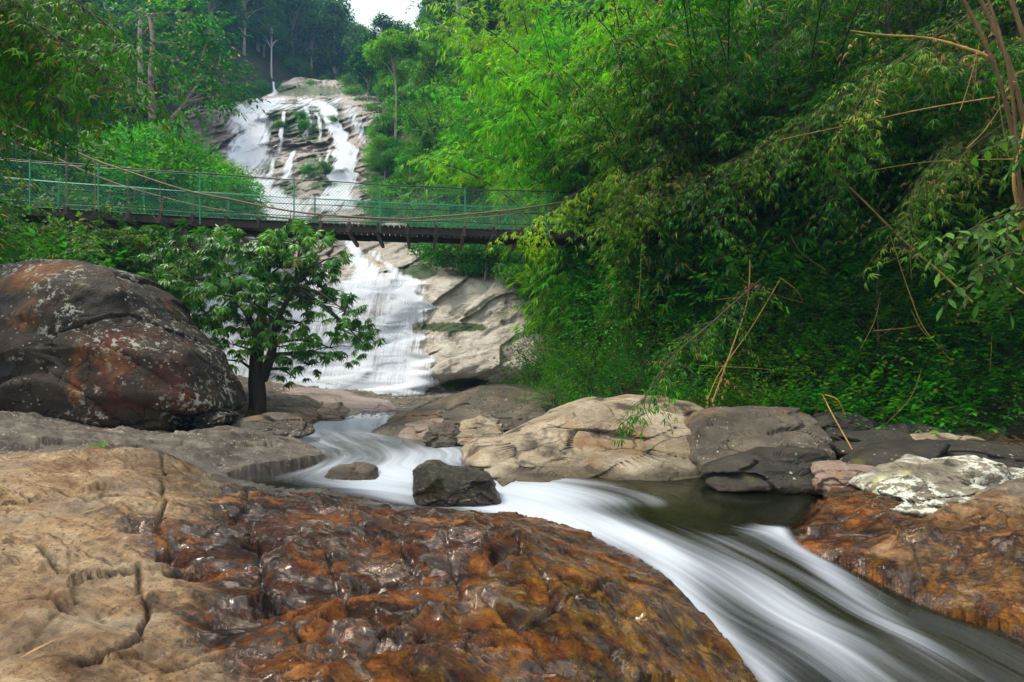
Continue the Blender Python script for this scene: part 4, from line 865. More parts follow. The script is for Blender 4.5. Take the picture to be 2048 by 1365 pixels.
S_SMALL = [Proto(make_shrub('small_leaf_shrub', 210+k, L_SHRUB, SP_SMALL, 130, .9, 1.1, (.4, .7))) for k in range(3)]
S_FERN = [Proto(make_shrub('feathery_shrub', 220+k, L_BAM, SP_FEA, 75, .8, .8, (.5, .9))) for k in range(2)]
S_DROOP = [Proto(make_shrub('drooping_leaf_shrub', 230+k, L_TREE, SP_ROS, 60, 1.0, 1.0, (.8, 1.2), .5)) for k in range(2)]
T_ROUND = [Proto(make_tree('rainforest_tree', 300+k, L_FAR, B_PALE, kind='round')) for k in range(3)]
T_TALL = [Proto(make_tree('emergent_tree', 310+k, L_FAR, B_WHITE, kind='tall', n=3600, h=13)) for k in range(2)]
T_COL = [Proto(make_tree('vine_covered_tree', 320+k, L_FAR, B_PALE, kind='column', n=4800)) for k in range(2)]
T_OPEN = [Proto(make_tree('open_crowned_tree', 330+k, L_FAR, B_WHITE, kind='open', n=2200, L=.34, W=.16)) for k in range(2)]
T_BUSH = [Proto(make_tree('bush', 340+k, L_FARB, B_PALE, h=3, kind='bush', n=3600, L=.20, W=.07)) for k in range(2)]
T_DBUSH = [Proto(make_tree('bush', 345+k, L_SHRUB, B_PALE, h=3, kind='bush', n=3000, L=.18, W=.09)) for k in range(2)]
RP = np.random.default_rng(5)
def pick(ps): return ps[RP.integers(0, len(ps))]
def colpix(x, y, z): return 1024+x/y*F, HY-(z-CZ)/y*F

# ---- rainforest on the slopes around the falls
LABF = {'round': 'round crowned rainforest tree', 'tall': 'tall pale trunked rainforest tree with a high flat crown', 'col': 'narrow vine hung rainforest tree', 'open': 'thin open crowned rainforest tree'}
y = 30.0
while y < 118:
    st = .072*y; x = -1.05*y+RP.uniform(0, st)
    while x < (.16 if y > 62 else 1.05)*y:
        xx, yy_ = x+RP.normal(0, st*.25), y+RP.normal(0, st*.25); x += st
        dl, dr = Lf(yy_)-xx, xx-Rf(yy_)
        if max(dl, dr) < 1.2 and yy_ < 78: continue
        zz = float(hill(np.array([xx]), np.array([yy_]))[0]); px, py = colpix(xx, yy_, zz)
        if px < -120 or (px > 1120 and (px > 2250 or RP.random() < .45)) or py < -60: continue
        side = 'left' if dl > dr else 'right'
        if yy_ < 45:
            if side == 'right' and px < 1130: continue
            kind = RP.choice(['round', 'open', 'col', 'tall'], p=[.45, .2, .25, .1] if side == 'left' else [.7, 0, .3, 0]); hs = RP.uniform(3.5, 6.5)
        else:
            kind = RP.choice(['round', 'col', 'tall', 'open'], p=[.46, .26, .14, .14]); hs = RP.uniform(7, 12.5)*np.interp(yy_, [45, 80], [.8, 1.1])
            if yy_ > 74 and 725 < px < 875: hs *= .5
        if yy_ > 45 and 728 < px < 862: hs = min(hs, (730-RP.uniform(35, 70))/F*yy_+CZ-zz)
        if hs < 2.5 or (755 < px < 832 and yy_ < 54): continue
        pr = {'round': T_ROUND, 'col': T_COL, 'tall': T_TALL, 'open': T_OPEN}[kind]
        where = ('left of the upper falls' if side == 'left' else 'right of the upper falls') if yy_ < 80 else 'on the misty ridge'
        base = 13 if kind == 'tall' else 10
        pick(pr).put((xx, yy_, zz-.3), RP.uniform(0, 6.3), hs/base*(1.15 if kind == 'tall' else 1), f'{LABF[kind]} {where}', 'tree', 'rainforest trees around the upper falls')
    y *= 1.075
# ---- bright bamboo thickets and bushes on the mid slopes
y = 22.0
while y < 52:
    st = .055*y; x = Rf(y)+RP.uniform(.1, .7)
    while x < .14*y:
        xx, yy_ = x+RP.normal(0, .3), y+RP.normal(0, st*.25); x += st
        if xx < Rf(yy_)+.1: continue
        zz = float(hill(np.array([xx]), np.array([yy_]))[0]); px, py = colpix(xx, yy_, zz)
        if px > 1130: continue
        if 735 < px < 850 and yy_ > 32:
            for q_ in range(3): pick(T_BUSH+T_DBUSH).put((xx+RP.normal(0, .7), yy_+RP.normal(0, .7), zz), RP.uniform(0, 6.3), RP.uniform(.5, .85), 'low green bush around the foot of the tall straight tree right of the falls', 'bush', 'low bushes under the tall straight tree')
            continue
        near_edge = xx-Rf(yy_) < 2.2
        if yy_ < 29 and near_edge: pick(T_DBUSH).put((xx, yy_, zz), RP.uniform(0, 6.3), RP.uniform(.5, .85), 'dark green bush on the bank above the pale slab beside the lower falls', 'bush', 'bushes beside the lower falls')
        elif RP.random() < .7: pick(C_SLOPE).put((xx, yy_, zz), RP.uniform(0, 6.3), RP.uniform(.75, 1.15)*np.interp(yy_, [22, 50], [.8, 1.2]), 'feathery bright green bamboo clump on the slope between bridge and upper falls', 'bamboo', 'bamboo clumps on the slope right of the falls')
        else: pick(T_BUSH).put((xx, yy_, zz), RP.uniform(0, 6.3), RP.uniform(.8, 1.3), 'bright fine leaved bush among the bamboo right of the upper falls', 'bush', 'bushes among the slope bamboo')
    y *= 1.075
y = 15.0
while y < 40:
    st = .075*y; x = Lf(y)-RP.uniform(.1, .8)
    while x > -1.08*y:
        xx, yy_ = x+RP.normal(0, .3), y+RP.normal(0, st*.25); x -= st
        if xx > Lf(yy_)-.1: continue
        zz = float(hill(np.array([xx]), np.array([yy_]))[0])
        u = RP.random()
        if yy_ > 23 and u < .55: pick(T_BUSH).put((xx, yy_, zz), RP.uniform(0, 6.3), RP.uniform(.9, 1.4), 'bright fine leaved bush on the left slope behind the bridge', 'bush', 'bushes behind the left end of the bridge')
        elif u < .8: pick(T_DBUSH).put((xx, yy_, zz), RP.uniform(0, 6.3), RP.uniform(.8, 1.3), 'dark glossy bush on the left slope below the bridge cables', 'bush', 'dark bushes below the left cables')
        else: pick(T_ROUND+T_OPEN).put((xx, yy_, zz-.2), RP.uniform(0, 6.3), RP.uniform(.4, .6), 'young leafy tree on the left slope behind the bridge', 'tree', 'young trees on the left slope')
    y *= 1.08
# rounded fine leaved thicket behind the fork trunk
for px, py, d, s in [(262, 300, 28, 1.7), (330, 300, 27, 1.7), (395, 318, 27, 1.5), (440, 350, 27, 1.1), (475, 398, 25, .9), (300, 350, 26, 1.5), (385, 350, 26, 1.6), (440, 375, 25, 1.3)]:
    c = P(px, py, d); T_BUSH[0].put((c[0], c[1], c[2]-1.25*s), RP.uniform(0, 6), s, 'dense rounded bright topped bush between forked tree and upper falls', 'bush', 'rounded bushes left of the upper falls')

for k in range(26):
    px = 430+k*13+RP.normal(0, 5); d = RP.uniform(76, 84); x = (px-1024)/F*d; z = float(hill(np.array([x]), np.array([d]))[0]); z = max(z, CZ+(HY-152)/F*d-1.5)
    kind = RP.integers(0, 3); pr = [T_ROUND, T_COL, T_ROUND][kind]; hs = RP.uniform(11, 15) if px < 690 else (9 if px < 728 else RP.uniform(4, 5.5))
    pick(pr).put((x, d, z-.3), RP.uniform(0, 6.3), hs/10, 'leafy rainforest tree standing just above the lip of the upper falls', 'tree', 'trees along the top of the falls')
for px, py, d, s in [(470, 196, 62, 1.3), (500, 186, 64, 1.2), (525, 180, 66, 1.1), (570, 176, 67, 1.0), (600, 178, 67, .9), (630, 176, 68, 1.0), (700, 172, 66, 1.2), (716, 190, 62, 1.2), (440, 215, 58, 1.4), (728, 215, 58, 1.2), (735, 245, 54, 1.1), (425, 245, 54, 1.3), (612, 250, 48, .55), (606, 232, 49, .5), (650, 335, 41.3, .5), (618, 338, 41.5, .4), (562, 250, 48, .4), (668, 240, 48.5, .45)]:
    c = P(px, py, d-.4); pick(T_DBUSH).put((c[0], c[1], c[2]-1.0*s), RP.uniform(0, 6), s, 'small dark green bush clinging to the wet rock of the upper falls', 'bush', 'bushes on the falls rock')

for px, py, d, s in [(890, 515, 26.2, .8), (930, 515, 26, .85), (970, 520, 25.5, .85), (1010, 528, 25, .85), (1045, 540, 24.6, .8), (870, 480, 28, .9), (940, 480, 27.5, .9), (1000, 485, 27, .9), (1050, 560, 23.8, .7), (1075, 600, 23, .7), (1080, 650, 22.3, .7)]:
    c = P(px, py, d-.6); pick(T_DBUSH).put((c[0], c[1], c[2]-.6*s), RP.uniform(0, 6), s, 'dark green bush overhanging the top of the pale slab below the bridge', 'bush', 'bushes above the pale slab')

for k in range(24):
    px = 425+k*13.5+RP.normal(0, 5); d = RP.uniform(78, 82); x = (px-1024)/F*d; z = max(float(hill(np.array([x]), np.array([d]))[0]), CZ+(HY-162)/F*d-1.5)
    pick(T_DBUSH+T_BUSH).put((x, d, z-.4), RP.uniform(0, 6.3), RP.uniform(1.1, 1.9), 'leafy bush filling the forest edge just above the lip of the upper falls', 'bush', 'bushes along the top of the falls')

for px, py, d in [(752, 215, 52), (768, 190, 55), (790, 195, 53), (812, 190, 54), (835, 185, 55), (760, 250, 46), (782, 262, 45), (805, 255, 46), (828, 250, 46), (748, 290, 42), (770, 305, 41), (795, 300, 41), (820, 300, 41), (745, 340, 38.5), (768, 350, 37), (790, 350, 37), (752, 385, 35), (775, 395, 34), (748, 425, 33), (842, 225, 50), (850, 270, 45), (770, 160, 60), (800, 160, 60), (830, 160, 60)]:
    x = (px-1024)/F*d; z = float(hill(np.array([x]), np.array([d]))[0]); pick(T_BUSH+T_DBUSH).put((x, d, max(z, CZ+(HY-py)/F*d-1.6)), RP.uniform(0, 6.3), RP.uniform(.7, 1.0)*d/45, 'low green bush around the foot of the tall straight tree right of the falls', 'bush', 'low bushes under the tall straight tree')
def at_ground(px, d):
    x = (px-1024)/F*d; z = float(hill(np.array([x]), np.array([d]))[0])
    if .6 < d < 22: z = max(z, gz(x, d))
    return x, d, z
def branch(name, pts, mat, bmat, sprays, label, seed, per=5, step=.16, sl=(.5, .9), r0=.014, down=.35, cat='branch', group=None):
    r = np.random.default_rng(seed); A = lerp_rows(np.array([P(*p) for p in pts]), 40); B = A[0].copy(); A = A-B
    root = thing(name, B, label, cat, group); tw = MB(); fo = MB(); tw.tube(A, np.linspace(r0, r0*.3, 40), 6)
    ln = np.r_[0, np.cumsum(np.linalg.norm(np.diff(A, axis=0), axis=1))]; s_ = np.arange(.1, ln[-1], step); pos = np.stack([np.interp(s_, ln, A[:, k]) for k in range(3)], -1)
    o = np.repeat(pos, per, 0); n = len(o); d = dirs(r, n, -.7, .35)-[0, 0, down]; sl_ = r.uniform(*sl, n)
    place(fo, sprays, o, frames(d), sl_, np.clip(r.uniform(.3, .65)+r.normal(0, .12, n), 0, .94), .17, r, fine=sprays is SP_BIG)
    for q_ in range(n): tw.tube([o[q_], o[q_]+unit(d[q_])*sl_[q_]*.5, o[q_]+unit(d[q_])*sl_[q_]*.9+[0, 0, -.22*sl_[q_]]], [.005, .004, .002], 3)
    tw.obj('twig', bmat, root); fo.obj('foliage', mat, root, False)
# ---- the lone tree before the falls
def limb_tree(name, base, stems, lumps, d0, mat, bmat, label, cat, sprays, sc, seed, dens=150., depth=.75, group=None):
    r = np.random.default_rng(seed); root = thing(name, base, label, cat, group); B = np.array(base); tk = MB(); fo = MB()
    sp = []
    for pts, r0, r1 in stems:
        A = lerp_rows(np.array([P(a, b, c) for a, b, c in pts]), 14)-B; tk.tube(A, np.linspace(r0, r1, 14)*(1+.06*np.sin(np.arange(14)*2.1)), 9); sp.append(A)
    sp = np.concatenate(sp)
    for (px, py, rx, ry) in lumps:
        c = P(px, py, d0+r.normal(0, depth*.6)); kx, kz = rx/F*d0, ry/F*d0
        n = max(3, int(dens*kx*(kz+.12)))
        d = dirs(r, n); o = c-B+d*r.uniform(.2, 1, n)[:, None]**.5*np.array([kx, min(kx, .7), kz])
        out = unit((d+np.array([0, 0, .15]))*np.array([1, 1, .5]))
        place(fo, sprays, o, frames(out), sc*r.uniform(.7, 1.15, n), np.clip(r.uniform(.25, .7)+r.normal(0, .12, n), 0, .93), .12, r)
        b = sp[np.argmin(np.linalg.norm((sp-(c-B))*[1, 1, .7]+[0, 0, .25], axis=1))]
        tk.tube([b, b*.5+(c-B)*.5+[0, 0, .12], c-B], [.045, .03, .014], 5)
        for q_ in range(0, n, 2): tk.tube([c-B, (c-B+o[q_])/2+[0, 0, .02], o[q_]], [.014, .010, .006], 3)
    tk.obj('trunk', bmat, root); fo.obj('crown', mat, root, False); return root
limb_tree('drooping_leaf_tree', P(514, 836, 12.3), [([(512, 850, 12.3), (516, 800, 12.3), (512, 740, 12.3), (518, 680, 12.3), (528, 600, 12.4), (540, 500, 12.5)], .235, .06), ([(524, 760, 12.3), (544, 705, 12.2), (552, 650, 12.1), (590, 570, 12.0)], .13, .04), ([(514, 812, 12.3), (496, 836, 12.0), (478, 850, 11.8)], .12, .05), ([(514, 815, 12.2), (512, 845, 11.9), (505, 856, 11.7)], .13, .05), ([(518, 700, 12.3), (500, 640, 12.4), (450, 570, 12.6)], .10, .04)],
    [(600, 492, 62, 22), (652, 520, 36, 28), (520, 480, 62, 20), (440, 500, 60, 24), (378, 492, 45, 24), (560, 535, 70, 22), (478, 548, 60, 24), (622, 566, 48, 22), (398, 560, 48, 24), (540, 594, 70, 22), (640, 606, 46, 18), (690, 622, 40, 16), (600, 645, 60, 20), (500, 645, 60, 22), (436, 622, 45, 22),
     (700, 660, 42, 16), (732, 692, 22, 12), (660, 695, 48, 16), (560, 694, 60, 20), (468, 690, 36, 16), (620, 730, 42, 12), (592, 757, 14, 5), (690, 716, 30, 9), (420, 660, 34, 16), (640, 548, 34, 16), (500, 510, 60, 20), (470, 595, 60, 22), (560, 565, 60, 20), (450, 720, 24, 10)],
    12.3, L_TREE, B_DARK, 'lone dark trunked tree with tiers of drooping leaves in front of the waterfall', 'tree', SP_ROS, .80, 61, 105.)
limb_tree('drooping_leaf_tree', P(300, 700, 13.6), [([(300, 720, 13.6), (296, 600, 13.6), (300, 500, 13.6)], .10, .04), ([(298, 610, 13.6), (240, 520, 13.6)], .06, .03)],
    [(215, 492, 45, 22), (262, 478, 45, 20), (320, 486, 50, 20), (350, 520, 40, 22), (290, 520, 50, 20), (230, 530, 50, 22), (330, 560, 45, 20), (375, 540, 30, 20), (262, 556, 45, 16), (370, 590, 34, 20), (395, 632, 26, 18), (180, 520, 40, 22)],
    13.6, L_TREE, B_DARK, 'pale tipped drooping leaved tree standing behind the huge boulder', 'tree', SP_ROS, .8, 62, 120.)
# ---- forked tree on the left slope and slender trunks near it
limb_tree('forked_tree', P(322, 372, 31), [([(322, 400, 31), (320, 350, 31), (312, 290, 31), (304, 230, 31), (302, 150, 31), (306, 90, 31), (300, 30, 31)], .30, .10), ([(312, 292, 31), (326, 262, 31), (345, 235, 31), (372, 205, 31)], .17, .06)],
    [(245, 110, 30, 16), (240, 60, 30, 18), (355, 60, 36, 18), (395, 95, 38, 20), (430, 125, 36, 18), (456, 165, 32, 16), (405, 155, 36, 16), (360, 125, 30, 14), (430, 195, 32, 12), (388, 205, 30, 12), (470, 190, 16, 10), (380, 30, 36, 18), (420, 70, 26, 16), (255, 165, 18, 10), (330, 20, 34, 16), (270, 25, 30, 16)],
    32.4, L_BAM, B_VFORK, 'slender tree with a forked grey trunk rising above the left half of the bridge', 'tree', SP_BIG, 1.4, 63, 42., 1.6)
for px, pb, pt, d, r0, lab in [(277, 226, 20, 38, .20, 'straight pale brown trunk standing behind the forked tree'), (434, 110, -40, 88, .42, 'bone white bare trunk at the upper edge of the misty forest'), (447, 60, 20, 90, .30, 'short white snag beside the bone white trunk')]:
    c = P(px, pb, d); t_ = P(px+4, pt, d); root = thing('leafless_tree', c, lab, 'tree'); m = MB()
    m.tube(lerp_rows(np.array([[0, 0, -2.], (t_-c)*.33+[.1, 0, 0], (t_-c)*.66, t_-c]), 12), np.linspace(r0, r0*.6, 12), 8); m.obj('trunk', B_WHITE if d > 60 else B_PALE, root)
def far_special(kind, px, pb, ptop, d, mat, bmat, seed, label, L=.36, W=.2, n=4200):
    c = P(px, pb, d); h = (pb-ptop)/F*d; root = make_tree('emergent_tree' if kind != 'open' else 'bare_limbed_tree', seed, mat, bmat, h=h, kind=kind, n=n, L=L, W=W); root.location = c; tag(root, label, 'tree')
far_special('tall', 792, 272, 70, 44, L_FARB, B_PALE, 401, 'tall straight tree with a yellowish green crown standing clear right of the upper falls', .34, .16, 5200)
far_special('round', 735, 210, 100, 56, L_FAR, B_PALE, 402, 'bushy dark tree leaning over the right lip of the upper falls')
far_special('open', 500, 150, -30, 84, L_FAR, B_WHITE, 403, 'tree with pale spreading bare limbs in the mist above the left falls', .34, .16, 1700)
far_special('open', 930, 140, 10, 62, L_FAR, B_PALE, 404, 'thin leaning tree on the right skyline beside the bright bamboo', .34, .16, 2000)
far_special('column', 985, 120, -60, 40, L_FAR, B_DARK, 405, 'very dark dense tree above the bright bamboo right of the skyline gap', .3, .16, 5200)

# ---- bamboo on the right bank
GB = 'bamboo clumps on the right bank'
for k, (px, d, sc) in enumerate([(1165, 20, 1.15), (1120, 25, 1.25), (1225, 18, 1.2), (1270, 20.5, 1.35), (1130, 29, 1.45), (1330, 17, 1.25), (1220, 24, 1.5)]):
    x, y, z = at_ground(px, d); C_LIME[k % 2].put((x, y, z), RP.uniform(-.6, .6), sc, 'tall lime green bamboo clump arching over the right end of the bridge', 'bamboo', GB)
for k, (px, d, sc) in enumerate([(1255, 14.2, .75), (1310, 13.8, .9), (1370, 13.0, .9), (1450, 12.6, 1.0), (1530, 12.0, .9), (1620, 11.8, .9)]):
    x, y, z = at_ground(px, d); pick(C_NEAR).put((x, y, z), RP.uniform(-.8, .8), sc, 'leafy green bamboo clump drooping over the bank between bridge end and rock outcrops', 'bamboo', GB)
for k, (px, d, sc) in enumerate([(1300, 16.5, 1.1), (1400, 16, 1.1), (1500, 15.4, 1.15), (1600, 15, 1.1), (1700, 14.5, 1.15), (1800, 14, 1.1), (1900, 13.5, 1.1), (2000, 13, 1.1), (2100, 12.5, 1.1), (1350, 20, 1.3), (1480, 19, 1.3), (1610, 18.5, 1.3), (1740, 18, 1.3), (1880, 17, 1.3), (2020, 16.5, 1.3), (2180, 15, 1.2)]):
    x, y, z = at_ground(px, d); pick(C_NEAR).put((x, y, z), RP.uniform(0, 6.3), sc, 'tall shaded bamboo clump deep in the thicket on the upper right bank', 'bamboo', GB)
C_POLE = [Proto(make_clump(160+k, L_BAM, h=(6.5, 9), ncul=9, nodes=7, per=2, lean=(.02, .28), spread=.55, lowest=.5, slen=(.7, 1.1))) for k in range(2)]
for k, (px, d, sc) in enumerate([(1660, 11.6, 1), (1740, 11.2, 1.05), (1830, 10.8, 1), (1920, 10.6, 1.05), (2010, 10.2, 1), (2110, 9.6, 1), (1560, 12.8, 1.05), (1470, 13.8, 1.05)]):
    x, y, z = at_ground(px, d); C_POLE[k % 2].put((x, y, z), RP.uniform(0, 6.3), sc, 'clump of upright dark bamboo poles with bare lower stems on the right bank', 'bamboo', GB)
for k in range(16):
    px = 1330+k*46+RP.normal(0, 14); py = RP.uniform(60, 430); d = np.interp(px, [1300, 2050], [10.8, 7.4])+RP.uniform(-.4, .6); dx = -RP.uniform(70, 170); dy = RP.uniform(60, 190)
    branch('bamboo_branch', [(px-dx*.8, py-dy*.5, d+1.2), (px, py, d+.4), (px+dx*.6, py+dy*.45, d), (px+dx, py+dy, d-.2)], L_BAM, B_TWIG, SP_BAM, 'green bamboo branch arching out over the right bank', 600+k, 4, .24, (.45, .8), .010, group='bamboo branches over the right bank')
for k, (px, d, sc) in enumerate([(1690, 10.9, .55), (1790, 10.4, .6), (1890, 10.2, .55), (1985, 9.8, .6), (2090, 9.2, .6), (1600, 11.2, .6)]):
    x, y, z = at_ground(px, d); pick(C_NEAR).put((x, y, z), RP.uniform(-.8, .8), sc, 'low leafy bamboo clump in front of the upright dark poles', 'bamboo', GB)
# ---- undergrowth
px = 1050.
while px < 2260:
    d0 = np.interp(px, [1050, 1200, 1350, 1500, 1650, 1850, 2048, 2230], [13.6, 12.4, 11.0, 10.2, 9.4, 8.8, 8.3, 7.8]); last = 2000; d = d0
    while d < d0+6.5:
        xx, dd, zz = at_ground(px+RP.normal(0, 12), d); py = HY-(zz-CZ)/dd*F; d += .07
        if py > last-RP.uniform(24, 44): continue
        if py < 380: break
        f = (d-d0)/6; last = py; sc = RP.uniform(.5, .95)+.55*f
        if RP.random() < np.interp(px, [1200, 1450, 1600], [.25, .6, .85]): pick(S_BROAD).put((xx, dd, zz), RP.uniform(0, 6.3), sc, 'low broad leaved shrub on the shaded bank above the dark boulders', 'shrub', 'broad leaved shrubs on the right bank')
        elif RP.random() < .5: pick(S_FERN).put((xx, dd, zz), RP.uniform(0, 6.3), sc, 'feathery green shrub at the foot of the right bank bamboo', 'shrub', 'feathery shrubs on the right bank')
        else: pick(S_SMALL).put((xx, dd, zz), RP.uniform(0, 6.3), sc*np.interp(px, [1050, 1500, 1700], [1.3, 1.15, .95]), 'small leaved shrub crowding the right bank under the bamboo', 'shrub', 'small leaved shrubs on the right bank')
    px += 46*RP.uniform(.8, 1.2)
for px, d, s in [(1150, 14.5, 1.3), (1140, 16.5, 1.6), (1200, 14.8, 1.8), (1270, 14, 1.9), (1180, 18, 1.9), (1310, 13.4, 1.9), (1395, 12.8, 1.7), (1130, 19.5, 1.5), (1240, 16, 2.1), (1085, 14.5, .8), (1095, 16, 1.0), (1480, 12.2, 1.5)]:
    x, y, z = at_ground(px, d); pick(S_SMALL).put((x, y, z), RP.uniform(0, 6.3), s, 'tall small leaved bush hiding the foot of the right bank beside the pale cliff', 'shrub', 'tall bushes by the pale cliff')
for k in range(22):
    px = 1420+k*33+RP.normal(0, 10); py = RP.uniform(430, 660); d = np.interp(px, [1400, 2100], [11.5, 9.2])+RP.uniform(0, 1); s_ = RP.uniform(.8, 1.35); c = P(px, py, d); zg = at_ground(px, d)[2]
    pick(S_BROAD).put((c[0], c[1], max(min(c[2]-.5*s_, zg+.5), zg-.1)), RP.uniform(0, 6.3), s_, 'leafy broad leaved bush half way up the right bank', 'shrub', 'broad leaved bushes half way up the right bank')
# ---- left thicket behind the boulder
for px, d, s in [(-80, 11.3, .8), (-25, 11.2, .76), (30, 11.4, .6), (85, 11.8, .52), (140, 12.2, .42), (-150, 12, .7), (-10, 14.5, .75), (95, 15, .66), (190, 14.8, .42)]:
    x, y, z = at_ground(px, d); C_NEAR[int(abs(px)) % 4].put((x, y, min(z, 1.2)), RP.uniform(1.2, 3.), s, 'bright bamboo clump hiding the left end of the footbridge', 'bamboo', 'bamboo clumps behind the huge boulder')
for px, pz, d, s in [(10, 560, 11.8, 1.5), (75, 540, 11.8, 1.6), (140, 545, 12.0, 1.6), (195, 560, 12.4, 1.3), (110, 470, 12.2, 1.3), (40, 470, 12.3, 1.3), (-40, 540, 11.6, 1.5), (165, 490, 12.6, 1.2)]:
    c = P(px, pz, d); pick(S_BROAD).put((c[0], c[1], c[2]-.9*s), RP.uniform(0, 6.3), s, 'glossy broad leaved shrub above the top edge of the huge boulder', 'shrub', 'shrubs behind the huge boulder')
for px, pz, d, s in [(55, 560, 11.5, .8), (-10, 590, 11.3, .8), (90, 575, 11.5, .7)]:
    c = P(px, pz, d); pick(S_DROOP).put((c[0], c[1], c[2]-.5*s), RP.uniform(0, 6.3), s, 'fan leaved palm like shrub peeping over the huge boulder', 'shrub', 'fan leaved shrubs by the huge boulder')
# ---- branches reaching into view
GO = 'bamboo branches overhead on the left'
for k, pts in enumerate([[(-160, -90, 6), (40, 30, 5.6), (160, 100, 5.5), (235, 180, 5.4)], [(-160, 10, 6.4), (0, 90, 6), (90, 170, 5.9), (130, 215, 5.8)], 
                         [(-120, -130, 5.4), (20, -10, 5.2), (80, 70, 5.1)], [(-180, 90, 6.6), (-40, 150, 6.3), (40, 195, 6.2)], [(-60, -140, 6.8), (110, -20, 6.5), (215, 50, 6.4), (270, 130, 6.3)], [(-180, -40, 7), (-20, 60, 6.8), (70, 110, 6.7)]]):
    branch('bamboo_branch', pts, L_DARK, B_TWIG, SP_BAM, 'dark bamboo branch with pointed leaves hanging into the top corner above the cables', 500+k, 5, .15, (.45, .8), group=GO)
branch('bamboo_branch', [(1520, 560, 9.4), (1430, 640, 8.6), (1340, 720, 8.0), (1290, 800, 7.6), (1305, 850, 7.5)], L_BAM, B_TWIG, SP_BAM, 'bamboo branch hanging down in front of the pale rock outcrop', 520, 4, .26, (.4, .7))
branch('bamboo_branch', [(1250, 330, 12.5), (1130, 400, 12.2), (1060, 450, 12), (1000, 480, 12)], L_LIME, B_TWIG, SP_BAM, 'pale leaved bamboo branch hanging in front of the right end of the bridge', 521, 4, .3, (.6, 1.))
for k, pts in enumerate([[(2200, 300, 5.2), (2080, 400, 5), (1980, 440, 4.9), (1920, 470, 4.8)], [(2200, 420, 5), (2080, 480, 4.8), (1990, 520, 4.7), (1950, 545, 4.7)], [(2220, 220, 5.4), (2090, 270, 5.2), (1990, 285, 5.1)]]):
    branch('leafy_branch', pts, L_FAR, B_TWIG, SP_BIG, ['broad leaved dark branch reaching in from the far bank edge above the long yellow pole', 'broad leaved branch lowest of those at the shaded edge of the bamboo', 'bluish leaved twig crossing the dry brown stems'][k], 530+k, 3, .17, (.35, .55), .012)
# ---- dry bamboo poles, vines and stems
def pole(name, pts, r0, r1, mat, label, cat='bamboo pole', group=None, nodes=True, dry=0):
    A = lerp_rows(np.array([P(*p) for p in pts]), 60); B = A[-1].copy(); root = thing(name, B, label, cat, group); m = MB(); rr = np.linspace(r0, r1, 60)
    if nodes: rr = rr*(1+.22*(np.arange(60) % 6 == 0))
    m.tube(A-B, rr, 7); m.obj('stem', mat, root)
    if dry:
        r = np.random.default_rng(int(abs(pts[0][0]))); fo = MB(); i = r.integers(8, 60, dry); place(fo, SP_BAM, A[i]-B, frames(dirs(r, dry, -.8, .1)), r.uniform(.25, .5, dry), .5, .25, r); fo.obj('dry_leaves', L_DRY, root, False)
pole('bamboo_pole', [(1655, 335, 9.4), (1720, 395, 9.2), (1800, 475, 9.0), (1880, 545, 8.8), (1945, 605, 8.6)], .012, .021, B_DRY, 'long yellow bamboo pole slanting down through the dark thicket', dry=3)
pole('bamboo_pole', [(1500, 520, 9.6), (1495, 600, 9.5), (1470, 680, 9.4), (1425, 805, 9.3)], .009, .016, B_DRY, 'yellow jointed cane leaning onto the pale outcrop', dry=4)
pole('bamboo_pole', [(1780, 470, 9.), (1820, 590, 8.9), (1850, 660, 8.8), (1908, 728, 8.7)], .006, .009, B_DRY, 'thin crooked yellow cane below the long yellow pole')
pole('bamboo_pole', [(1560, 560, 9.2), (1500, 660, 9.2), (1440, 745, 9.2), (1415, 800, 9.2)], .007, .010, B_DRY, 'thin tan cane crossing behind the jointed cane', dry=4)
pole('bamboo_pole', [(1690, 830, 8.3), (1675, 800, 8.3), (1650, 790, 8.5)], .010, .008, B_DRY, 'short bent cane propped on the dark mossy stones')
pole('bamboo_pole', [(1645, 790, 8.6), (1668, 835, 8.1), (1705, 900, 7.6)], .009, .011, B_DRY, 'bare straight stick leaning on the dark stones above the pool')
pole('vine', [(1752, 480, 9.4), (1758, 520, 9.4), (1754, 580, 9.4), (1757, 690, 9.3)], .007, .009, B_TWIG, 'dark vine hanging straight down in the thicket', 'vine', nodes=False)
pole('bamboo_pole', [(2120, 640, 6.), (2030, 575, 6.2), (1960, 530, 6.4)], .007, .012, B_DRY, 'yellow cane pointing out from the shaded edge beneath the broad leaves')
pole('bamboo_pole', [(1560, 280, 8.6), (1700, 250, 8.2), (1850, 218, 7.6), (1990, 195, 7.0)], .006, .010, B_DRY, 'thin tan cane crossing under the dry seed branch')
pole('bamboo_pole', [(1700, 350, 8.6), (1850, 325, 8.2), (2050, 318, 7.4)], .004, .007, B_DRY, 'hair thin straw coloured stem across the dark poles')
pole('dry_branch', [(1700, 62, 7.2), (1760, 70, 7.1), (1860, 78, 7.0), (1940, 100, 6.8), (1985, 118, 6.7)], .010, .022, B_DRY, 'tan dry branch with papery sheaths arching out of the brown stems', 'branch', dry=5)
for k, (x0, y0, d0, x1, r) in enumerate([(1895, -60, 6.4, 2060, .022), (1930, -60, 6.6, 2085, .026), (1955, -60, 6.3, 2050, .018), (2000, -60, 6.7, 2100, .028)]):
    pole('leaning_bamboo', [(x0, y0, d0), (x0*.62+x1*.38+14, 90, d0-.1), (x0*.35+x1*.65+10, 210, d0-.1), (x0*.12+x1*.88, 370, d0), (x1+10, 560, d0+.2)], r*.8, r, B_BROWN, 'brown bamboo stem of the bundle leaning at the upper right edge of the thicket', 'bamboo stem', 'leaning brown bamboo bundle', dry=2)
